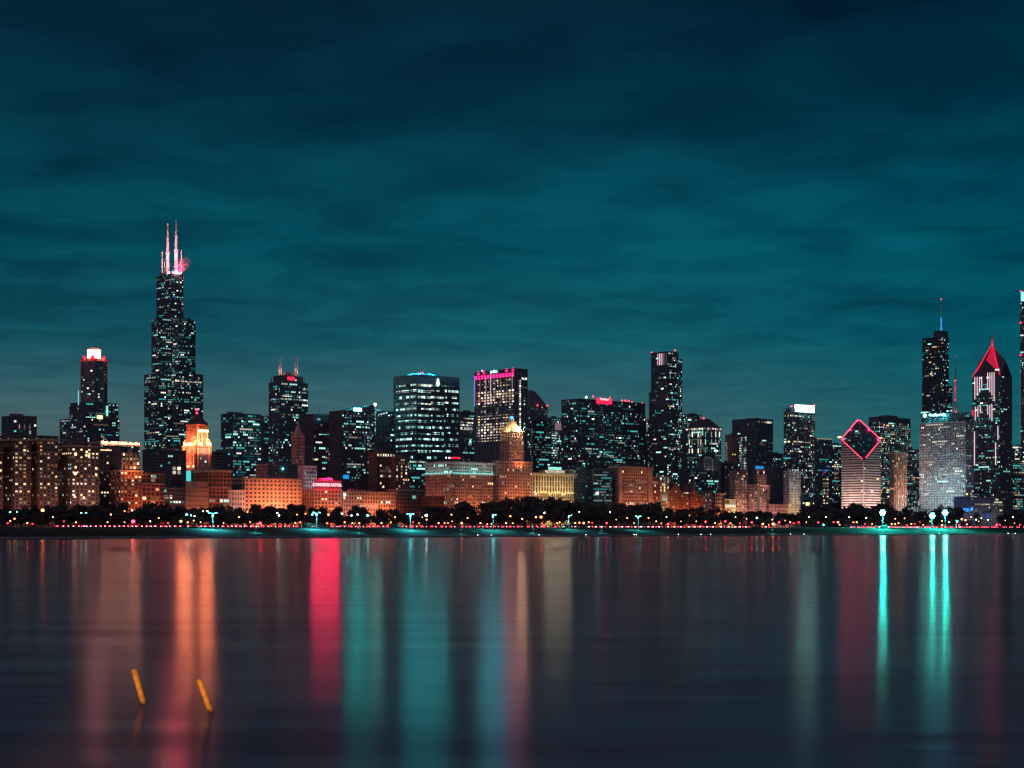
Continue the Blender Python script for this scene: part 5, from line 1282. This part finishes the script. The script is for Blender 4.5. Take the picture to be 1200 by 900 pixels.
# ------------------------------------------------------------------ street lamps
POLE = MB().cyl(0, 0, .16, .09, 0, 1, 8).mesh('pole', M['metal'])
FOOT = MB().cyl(0, 0, .30, .26, -.3, .7, 8).mesh('foot', M['metal'])
HEADS = {}
def lamp_head(k, r):
    key = (k, r)
    if key not in HEADS: HEADS[key] = MB().ball((0, 0, 0), r, 0, 8, .85).mesh('lamp_globe', G[k])
    return HEADS[key]
CAP = MB().cyl(0, 0, .42, .08, 0, .3, 8).mesh('lamp_cap', M['metal'])
LAB = {'o': ('orange', 'amber street lamp glowing between the park trees', 'amber lamps along the park'), 'y': ('warmlamp', 'small warm white street lamp between the park trees', 'warm lamps along the park'),
       'w': ('whitelamp', 'small cold white street lamp between the park trees', 'white lamps along the park'), 'r': ('pinklamp', 'glowing red signal lamp beside the shore drive', 'red signal lamps along the drive'),
       't': ('teal', 'teal park lamp standing among the trees', 'teal lamps in the park')}
def lamp(px, py, k, big=0., label=None, u=None):
    u = u or (1118 if py > 607 else 1140) + rnd.uniform(-5, 5)
    t = t_of(px, u); P = grid(u, t); z0 = ground_z(u, t); h = max(2.2, zof(py, P.y) - z0)
    e = put('street_lamp', None, None, (P.x, P.y, z0)); g, lab, grp = LAB[k]
    tag(e, label or lab, 'street lamp', grp)
    o = put('pole', POLE, e); o.scale = (1, 1, h - .3)
    put('foot', FOOT, e)
    r = round((.42 + .24 * big) * rnd.choice((.75, .9, 1, 1.15)), 2)
    put('lamp_globe', lamp_head(g, r), e, (0, 0, h)); put('lamp_cap', CAP, e, (0, 0, h + r * .8))
    return e
LAMPS = '''12,600,t 20,600,t 9,613,r 12,610.5,o 17,608,o 32,613,o 38,614,r 95,601,t 101,601,t 89,612,o 126,612,y 146,612,y 146,599,o 155,598,w 197,613,r 220,612,o 235,612,y 219,603,t,2 224,604,t 227,610,y 228,605,w
238,599,y 243,599,w 262,613,y 290,600,o 293,612,o 325,601,w 327,604,w 348,603,o 358,602,o 366,603,t 401,602,w 412,604,w 419,603,w 383,613,o 404,612,o 413,613,y 421,613,o 346,613,y 352,612,y 280,606,y 186,607,y 176,611,w
431,604,t,2 447,613,y 458,612,o 463,606,o 484,612,r 491,613,o 495,606,o 514,613,o 521,613,o 525,613,o 529,603,y,1 530,611,y 563,613,o 571,614,y 576,614,y 593,613,o 598,605,o,1 601,613,y 628,606,o,2 634,606,o,2 638,601,w 635,613,r
653,613,o 656,612,y 674,613,o,1 679,612.5,o,1 684,613,o,1 690,612,o,1 694,612.5,r 679,600,w 711,613,r,1 715,600,w 743,613,o 769,611,y 775,613,o 781,606,w 798,611,y 816,611,y 827,611.5,r,2 838,613,o 850,611,r,1 856,613,o 867,613,r
887,607,w,1 894,614,o,2 906,614,o,3 905,609,y 913,612,r,2 926,612,o,1 930,613,r 936,612,r,1 945,612,o 901,615,o 920,610,y 959,612,r,2 965,615,t,1 968,606,w 977,612,r,1 982,612,o,2 984,615,y 995,606,w 1000,612,o 1004,612,o,1 1015,607,w,1 1014,614,r
1022,614,o,1 1034,610,t 1045,614,o,1 1049,614,o,1 1053,613,o,1 1049,608,y 1060,607.5,y,1 1063,615,r,1 1068,614,o,1 1072,614,r,1 1078,612,r 1082,615,o 1104,610.5,o,1 1104,615.5,o,1 1121,610,t 1127,608.5,o,2 1131.5,609.5,o,2 1124,615,r,1 1133,614.5,o,1
1138,606,y 1144,609,w 1150,607,w 1158,609,w 1147,611,y 1168,615,r,2 1172,615,r,1 1187,606,w 1195,615,r,1 1189,613,y 130,603,y 62,606,y 75,611,r 500,609,y 548,607,y 612,608,y 722,609,y 735,607,y 760,607,y 808,604,y 862,606,y 875,608,y 948,606,w 1090,611,y 1112,612,w 1178,610,y'''
for q in LAMPS.split():
    q = q.split(','); lamp(float(q[0]), float(q[1]), q[2], float(q[3]) if len(q) > 3 else 0)
lamp(50, 598, 'o', 3, 'brightest amber lamp in the park trees at the far left')
lamp(212, 611, 'o', 3, 'brightest amber lamp below the orange floodlit tower')
lamp(156, 611, 'r', 3, 'brightest red lamp below the ornate brick hotel')
lamp(305, 613, 'r', 2, 'red lamp below the middle of the long orange hotel')
lamp(385, 603, 'o', 2, 'amber lamp just right of the teal lamp mast below the red hotel sign')
lamp(541, 613, 'o', 2, 'bright amber lamp below the broad cornice building')
lamp(783, 614, 'r', 2, 'red lamp below the left gable')
lamp(881, 612, 'r', 3, 'bright red lamp below the cupola building')
lamp(499.5, 604, 'w', 4, 'brilliant white lamp at the foot of the broad cornice building')

def lamp_mast(px, py, u, label, power, kind='double', bare=0):
    t = t_of(px, u); P = grid(u, t); z0 = ground_z(u, t); h = zof(py, P.y) - z0
    e = put('lamp_mast', None, None, (P.x, P.y, z0), ROT); tag(e, label, 'lamp mast', 'teal lamp masts on the bank')
    MB().cyl(0, 0, .32, .2, -.5, h, 10).build('pole', M['white_metal'], e)
    MB().cyl(0, 0, .6, .55, -.5, .6, 10).build('foot', M['concrete'], e)
    sides = (-1, 1) if kind == 'double' else (1,)
    for sx in sides:
        MB().bar((0, 0, h - 1.2), (sx * 1.0, 0, h - .15), .2).bar((sx * 1.0, 0, h - .15), (sx * 2.6, 0, h), .2).build('arm', M['white_metal'], e)
        hd = MB().box(sx * 2.6 - .9, sx * 2.6 + .9, -.45, .45, h - .3, h + .05).build('lamp_head', M['metal'], e)
        MB().box(sx * 2.6 - .75, sx * 2.6 + .75, -.35, .35, h - .48, h - .31).build('lamp_lens', G['teal'], hd)
    if bare: point('mast_light', (P.x, P.y - .4, z0 + h - .6), (.04, .9, .9), bare, .4)
    down('mast_light', (P.x, P.y - .2, z0 + h - 1.2), LAMPCOL['t'], power * 2.6)
lamp_mast(249.5, 600.5, 1046, 'teal lamp mast on the brightest bank, below the orange floodlit tower', 62000)
lamp_mast(371, 600, 1046, 'double headed teal lamp mast below the red hotel sign', 62000)
lamp_mast(481, 602, 1046, 'teal lamp mast on the bank below the low dark brick block', 50000, bare=1000)
lamp_mast(578, 602.5, 1048, 'single armed teal lamp mast below the left edge of the beacon tower', 42000, 'single', bare=1200)
lamp_mast(666.5, 603.5, 1050, 'curved single armed teal lamp mast below the yellow floodlit building', 24000, 'single')
lamp_mast(748, 604.5, 1048, 'double headed teal lamp mast below the orange exchange building', 22000)
lamp_mast(1121, 610.5, 1062, 'short teal lamp mast right of the brilliant pair of floodlights', 14000, 'single')
def floodlight_mast(px, py, u, label, power, n):
    t = t_of(px, u); P = grid(u, t); z0 = ground_z(u, t); h = zof(py, P.y) - z0
    e = put('floodlight_mast', None, None, (P.x, P.y, z0), math.radians(-12)); tag(e, label, 'floodlight', 'brilliant teal floodlights on the bank')
    MB().cyl(0, 0, .4, .25, -.5, h, 10).build('pole', M['metal'], e)
    MB().cyl(0, 0, 2.5, 2.5, -.12, .12, 20).build('head_frame', M['metal'], e, (0, .1, h + 1.2)).rotation_euler = (math.pi / 2, 0, 0)
    for k in range(7):
        x, zz = (0, 0) if k == 6 else (2.0 * math.cos(k * math.pi / 3), 2.0 * math.sin(k * math.pi / 3))
        lm = MB().cyl(0, 0, .74, .98, 0, .5, 14).build('lamp', M['metal'], e, (x, -.1, h + 1.2 + zz)); lm.rotation_euler = (math.pi / 2, 0, 0)
        MB().cyl(0, 0, .94, .94, 0, .06, 14).build('lamp_lens', G['tealbig'], lm, (0, 0, .52))
    point('floodlight', (P.x + .3, P.y - 2.2, z0 + h - 1), (.02, 1, .82), power * .62, .8); down('mast_light', (P.x, P.y - 3, z0 + h - 1.5), (.05, 1, .9), power * .45)
floodlight_mast(1034.3, 602, 1050, 'brightest single teal floodlight, below the right of the diamond topped tower', 200000, 4)
floodlight_mast(1092.5, 605.5, 1060, 'brilliant teal floodlight, left one of the close pair', 140000, 4)
floodlight_mast(1107.5, 602, 1054, 'brilliant teal floodlight, right and taller one of the close pair', 170000, 4)
for px, p in ((905, 14000), (300, 30000), (420, 30000), (540, 24000), (625, 22000), (705, 20000), (1010, 40000), (1075, 30000)):
    t = t_of(px, 1022); P = grid(1022, t); z0 = ground_z(1022, t)
    e = put('path_lamp', None, None, (P.x, P.y, z0)); near = {905: 'cream floodlit tower', 300: 'long orange hotel', 420: 'low orange hotel', 540: 'broad cornice building', 625: 'beacon tower', 705: 'dark glass blocks', 1010: 'diamond topped tower', 1075: 'pale sign tower'}[px]
    tag(e, 'low teal path lamp on the bank below the ' + near, 'path lamp', 'low path lamps on the bank')
    MB().cyl(0, 0, .12, .1, -.2, 3.4, 8).build('post', M['metal'], e)
    MB().cyl(0, 0, .5, .15, 3.75, 4.0, 10).build('shade', M['metal'], e)
    MB().cyl(0, 0, .22, .22, 3.42, 3.74, 8).build('lamp', G['tealrow'], e)
    down('path_light', (P.x, P.y, z0 + 3.4), LAMPCOL['t'], p * .30)
for px in (562, 578.5, 634, 688, 744, 747, 798, 826, 838, 933, 948, 1098, 1180, 1188):
    t = t_of(px, 1001); P = grid(shore(t) + 1.2, t)
    e = put('seawall_lamp', None, None, (P.x, P.y, .9)); tag(e, 'tiny white lamp on the edge of the seawall', 'lamp', 'tiny lamps on the seawall')
    MB().cyl(0, 0, .16, .14, -.1, .55, 8).build('post', M['concrete'], e); MB().ball((0, 0, .68), .17).build('lamp', G['whitelamp'], e)

# ------------------------------------------------------------------ cars
def make_car(paint, n):
    e = put('car', None)
    body = MB().box(-2.2, 2.2, -.88, .88, .32, .86).poly([(-2.15, -.84, .86), (2.1, -.84, .86), (2.1, .84, .86), (-2.15, .84, .86), (-1.95, -.8, .98), (1.0, -.8, .98), (1.0, .8, .98), (-1.95, .8, .98)], [(0, 1, 5, 4), (1, 2, 6, 5), (2, 3, 7, 6), (3, 0, 4, 7), (4, 5, 6, 7)])
    k = [body.build('body', M[paint], e)]
    k.append(MB().poly([(-1.7, -.78, .98), (.95, -.78, .98), (.95, .78, .98), (-1.7, .78, .98), (-1.1, -.62, 1.48), (.35, -.62, 1.48), (.35, .62, 1.48), (-1.1, .62, 1.48)], [(0, 1, 5, 4), (1, 2, 6, 5), (2, 3, 7, 6), (3, 0, 4, 7), (4, 5, 6, 7)]).build('cabin', M['glass'], e))
    for sy in (-1, 1):
        k.append(MB().box(-2.26, -1.35, sy * .60 - .32, sy * .60 + .32, .62, .88).build('tail_light', G['tail'], e))
        k.append(MB().box(1.85, 2.26, sy * .62 - .30, sy * .62 + .30, .55, .78).build('headlight', G['head'], e))
        for sx in (-1.35, 1.4):
            o = MB().cyl(0, 0, .34, .34, -.12, .12, 12).build('wheel', M['rubber'], e, (sx, sy * .82, .34)); o.rotation_euler = (math.pi / 2, 0, 0); k.append(o)
    KIDS[e.name] = k
    return e
cars = [make_car('carpaint', 0), make_car('carwhite', 1)]
first = [True, True]
def car(px, u, north, i, label, grp):
    t = t_of(px, u); P = grid(u, t)
    if first[i]: e = cars[i]; first[i] = False; ks = None
    else:
        e = cars[i].copy(); COL.objects.link(e)
        for ch in KIDS[cars[i].name]:
            c = ch.copy(); COL.objects.link(c); c.parent = e
    e.location = (P.x, P.y, 7.724); e.rotation_euler = (0, 0, ROT + (0 if north else math.pi)); tag(e, label, 'car', grp)
def cars_between(p0, p1, step, u, north, pale, label, grp):
    px = p0
    while px < p1:
        car(px + rnd.uniform(-.8, .8), u, north, 1 if rnd.random() < pale else 0, label, grp); px += step * rnd.uniform(.8, 1.3)
cars_between(70, 300, 5.2, 1087, True, .2, 'car in the dense queue of red tail lights at the left of the shore drive', 'queue of cars with red tail lights')
cars_between(300, 660, 10, 1087, True, .3, 'car with red tail lights on the middle of the shore drive', 'cars on the middle of the shore drive')
cars_between(662, 905, 7.5, 1093, False, .5, 'car with white headlights on the shore drive right of centre', 'cars with white headlights')
cars_between(1000, 1165, 6, 1087, True, .4, 'car in the close line of red lights beside the teal floodlights', 'cars near the teal floodlights')
cars_between(1040, 1160, 9, 1093, False, .5, 'car with white headlights in the line beside the teal floodlights', 'headlit cars near the teal floodlights')
cars_between(1168, 1203, 9, 1087, True, .4, 'car with red tail lights near the right edge', 'cars near the right edge')

# ------------------------------------------------------------------ blue lit bandshell
t = t_of(1133, 1300); P = grid(1300, t)
e = put('bandshell', None, None, (P.x, P.y, 8), 0); tag(e, 'open air bandshell of curling steel sheets lit blue behind the trees', 'bandshell')
k_ = P.y / F
for px, py, w_, h_, tilt in ((1128, 595, 8, 7, -.6), (1133, 597, 9, 5, .2), (1138, 594, 7, 8, .7), (1153, 601, 6, 4, -.3), (1158, 600, 7, 4, .4), (1156, 604.5, 5, 5, .1)):
    mb = MB(); cx_, cz = (px - 1133) * k_, zof(py, P.y) - 8; ww, hh = w_ * k_ / 2, h_ * k_ / 2
    n = 10; th = .3
    for j in (0, 1):
        for i in range(n + 1):
            f = i / n * 2 - 1; y = -6 + 5 * f * f - j * th; dz = tilt * f * hh
            mb.v += [(cx_ + ww * f, y, cz - hh * (1 - .5 * abs(f)) + dz), (cx_ + ww * f * .92, y - 3, cz + hh * (1 - .4 * f * f) + dz)]
    o_ = 2 * (n + 1)
    for i in range(n):
        a0 = 2 * i; mb.f += [[a0, a0 + 2, a0 + 3, a0 + 1], [o_ + a0 + 1, o_ + a0 + 3, o_ + a0 + 2, o_ + a0], [a0 + 1, a0 + 3, o_ + a0 + 3, o_ + a0 + 1], [a0, o_ + a0, o_ + a0 + 2, a0 + 2]]; mb.m += [0] * 4
    mb.build('steel_sheet', M['bluesteel'], e)
MB().box(-3 * k_, 8 * k_, 6, 16, 0, 9).build('stage_house', M['dark'], e)
for px, py, p in ((1130, 600, 30000), (1137, 599, 22000), (1156, 606, 9000)):
    q = Vector((P.x + (px - 1133) * k_, P.y - 16, zof(py, P.y) - 4))
    area('stage_light', q, q + Vector((0, 16, 5)), 2, 2, (.02, .2, 1), p * .05, R(70))

# ------------------------------------------------------------------ steam plume on the tallest roof
Tw, sx_, sz_ = WILLIS
m, nt, out = mat('steam')
pv = nt.nodes.new('ShaderNodeVolumePrincipled'); tc = nt.nodes.new('ShaderNodeTexCoord')
pv.inputs['Color'].default_value = (.95, .9, .9, 1)
n = nt.nodes.new('ShaderNodeTexNoise'); n.inputs['Scale'].default_value = 1.2; n.inputs['Detail'].default_value = 1; L(nt, tc.outputs['Object'], n.inputs['Vector'])
gd = nt.nodes.new('ShaderNodeTexGradient'); gd.gradient_type = 'SPHERICAL'
mp = nt.nodes.new('ShaderNodeMapping'); mp.vector_type = 'POINT'; L(nt, tc.outputs['Generated'], mp.inputs['Vector'])
mp.inputs['Location'].default_value = (-1, -1, -1); mp.inputs['Scale'].default_value = (2, 2, 2)
L(nt, mp.outputs[0], gd.inputs['Vector'])
mu = nt.nodes.new('ShaderNodeMath'); mu.operation = 'MULTIPLY'; L(nt, gd.outputs['Fac'], mu.inputs[0])
mr = nt.nodes.new('ShaderNodeMapRange'); L(nt, n.outputs['Fac'], mr.inputs['Value']); mr.inputs['From Min'].default_value = .30; mr.inputs['From Max'].default_value = .70; mr.inputs['To Max'].default_value = .075; L(nt, mr.outputs[0], mu.inputs[1])
sg = nt.nodes.new('ShaderNodeSeparateXYZ'); L(nt, tc.outputs['Generated'], sg.inputs[0])
fx = nt.nodes.new('ShaderNodeMapRange'); L(nt, sg.outputs[0], fx.inputs['Value']); fx.inputs['From Min'].default_value = .05; fx.inputs['From Max'].default_value = .95; fx.inputs['To Min'].default_value = 1.6; fx.inputs['To Max'].default_value = 0.
m2 = nt.nodes.new('ShaderNodeMath'); m2.operation = 'MULTIPLY'; L(nt, mu.outputs[0], m2.inputs[0]); L(nt, fx.outputs[0], m2.inputs[1])
L(nt, m2.outputs[0], pv.inputs['Density']); L(nt, pv.outputs[0], out.inputs['Volume'])
st = MB().ball((0, 0, 0), 1, 0, 14).build('steam', m)
y_ = Tw.a * .36; x_ = Tw.xe(213.5, y_); q = wpt(Tw, x_, y_, Tw.z(310, x_, y_))
st.location = q; st.scale = (23, 10, 12); st.rotation_euler = (0, R(-38), 0); tag(st, 'red lit steam plume drifting off the tallest roof', 'steam', None, 'stuff')
# ================================================================== SKY, LIGHT, CAMERA
wd = bpy.data.worlds.new('World'); S.world = wd; wd.use_nodes = True
nt = wd.node_tree; nt.nodes.clear()
out = nt.nodes.new('ShaderNodeOutputWorld'); bg = nt.nodes.new('ShaderNodeBackground'); L(nt, bg.outputs[0], out.inputs[0])
tc = nt.nodes.new('ShaderNodeTexCoord'); sep = nt.nodes.new('ShaderNodeSeparateXYZ'); L(nt, tc.outputs['Generated'], sep.inputs[0])
def math_(op, a, b=None, c=None):
    n = nt.nodes.new('ShaderNodeMath'); n.operation = op
    for i, v in enumerate((a, b, c)):
        if v is None: continue
        if isinstance(v, (int, float)): n.inputs[i].default_value = v
        else: L(nt, v, n.inputs[i])
    return n.outputs[0]
def ramp(fac, els, mode='LINEAR'):
    r = nt.nodes.new('ShaderNodeValToRGB'); r.color_ramp.interpolation = mode
    while len(r.color_ramp.elements) < len(els): r.color_ramp.elements.new(.5)
    for e, (p, c) in zip(r.color_ramp.elements, els): e.position = p; e.color = list(c) + [1]
    L(nt, fac, r.inputs[0]); return r.outputs[0]
z = math_('MAXIMUM', sep.outputs['Z'], 0.0)
zz = math_('ADD', z, .05)
cmb = nt.nodes.new('ShaderNodeCombineXYZ'); L(nt, math_('DIVIDE', sep.outputs['X'], zz), cmb.inputs[0]); L(nt, math_('DIVIDE', sep.outputs['Y'], zz), cmb.inputs[1])
def cloud(scale, detail, rough, offs, sy=1.0, dist=0.):
    mp = nt.nodes.new('ShaderNodeMapping'); mp.inputs['Location'].default_value = offs; mp.inputs['Scale'].default_value = (1, sy, 1); L(nt, cmb.outputs[0], mp.inputs[0])
    n = nt.nodes.new('ShaderNodeTexNoise'); n.inputs['Scale'].default_value = scale; n.inputs['Detail'].default_value = detail; n.inputs['Roughness'].default_value = rough; n.inputs['Distortion'].default_value = dist
    L(nt, mp.outputs[0], n.inputs['Vector']); return n.outputs['Fac']
big = cloud(.55, 3, .5, (6.1, 2.9, 0), .7)
fine = cloud(3.3, 5, .48, (5.4, 3.2, 0), .9, .4)
base = ramp(z, [(0, (.070, .115, .122)), (.06, (.062, .124, .138)), (.085, (.030, .108, .132)), (.11, (.008, .094, .126)), (.16, (.002, .076, .110)), (.20, (.0015, .056, .088)), (.235, (.0015, .034, .060)), (.30, (.0015, .019, .037)), (.45, (.001, .014, .030))])
# west of centre the glow is greyer, the right is cleaner teal
sl = ramp(math_('MULTIPLY_ADD', sep.outputs['X'], 1.6, .5), [(.1, (1.0, 1, 1)), (.55, (.8, .97, 1)), (.95, (.15, .98, 1.04))])
mxs = nt.nodes.new('ShaderNodeMixRGB'); mxs.blend_type = 'MULTIPLY'; mxs.inputs[0].default_value = 1; L(nt, base, mxs.inputs[1]); L(nt, sl, mxs.inputs[2])
cf = math_('ADD', math_('MULTIPLY', big, .52), math_('MULTIPLY', fine, .48))
sh = ramp(cf, [(.36, (.50, .53, .62)), (.46, (.78, .80, .85)), (.53, (1.03, 1.03, 1.02)), (.63, (1.38, 1.32, 1.24))], 'EASE')
mx = nt.nodes.new('ShaderNodeMixRGB'); mx.blend_type = 'MULTIPLY'; L(nt, mxs.outputs[0], mx.inputs[1]); L(nt, sh, mx.inputs[2])
L(nt, ramp(z, [(0, (.15,) * 3), (.09, (.5,) * 3), (.13, (.85,) * 3), (.2, (1,) * 3)]), mx.inputs[0])
L(nt, mx.outputs[0], bg.inputs[0]); bg.inputs[1].default_value = 1.0

sun = bpy.data.lights.new('ambient_fill', 'SUN'); sun.energy = .34; sun.angle = R(8); sun.color = (.86, .58, .82)
so = put('ambient_fill', sun); so.rotation_euler = (R(52), 0, R(-20))

# the promenade lamp behind the photographer that lights the two poles
sp = bpy.data.lights.new('promenade_lamp', 'SPOT'); sp.energy = 130000; sp.spot_size = R(8); sp.spot_blend = .8; sp.color = (1, .52, .20); sp.shadow_soft_size = .3
o = put('promenade_lamp', sp); o.location = (-7, -4, 5); o.rotation_euler = (Vector((-13.2, 63, .6)) - Vector(o.location)).to_track_quat('-Z', 'Y').to_euler()

cam = bpy.data.cameras.new('camera'); co = put('camera', cam); S.camera = co
co.location = (0, 0, EYE); co.rotation_euler = (math.pi / 2, 0, 0)
cam.sensor_width = 36; cam.lens = 36 * F / 1200; cam.shift_y = (HY - 450) / 1200
cam.clip_start = .5; cam.clip_end = 60000

S.render.engine = 'CYCLES'
S.view_settings.view_transform = 'Standard'; S.view_settings.look = 'None'; S.view_settings.exposure = 0; S.view_settings.gamma = 1
c = S.cycles
c.use_denoising = True; c.denoiser = 'OPENIMAGEDENOISE'; c.denoising_input_passes = 'RGB_ALBEDO_NORMAL'; c.denoising_prefilter = 'ACCURATE'
c.use_adaptive_sampling = False; c.use_light_tree = True; c.max_bounces = 4; c.diffuse_bounces = 1; c.glossy_bounces = 2; c.volume_bounces = 0; c.transparent_max_bounces = 4
c.sample_clamp_indirect = 6; c.caustics_reflective = False; c.caustics_refractive = False
c.volume_step_rate = .6
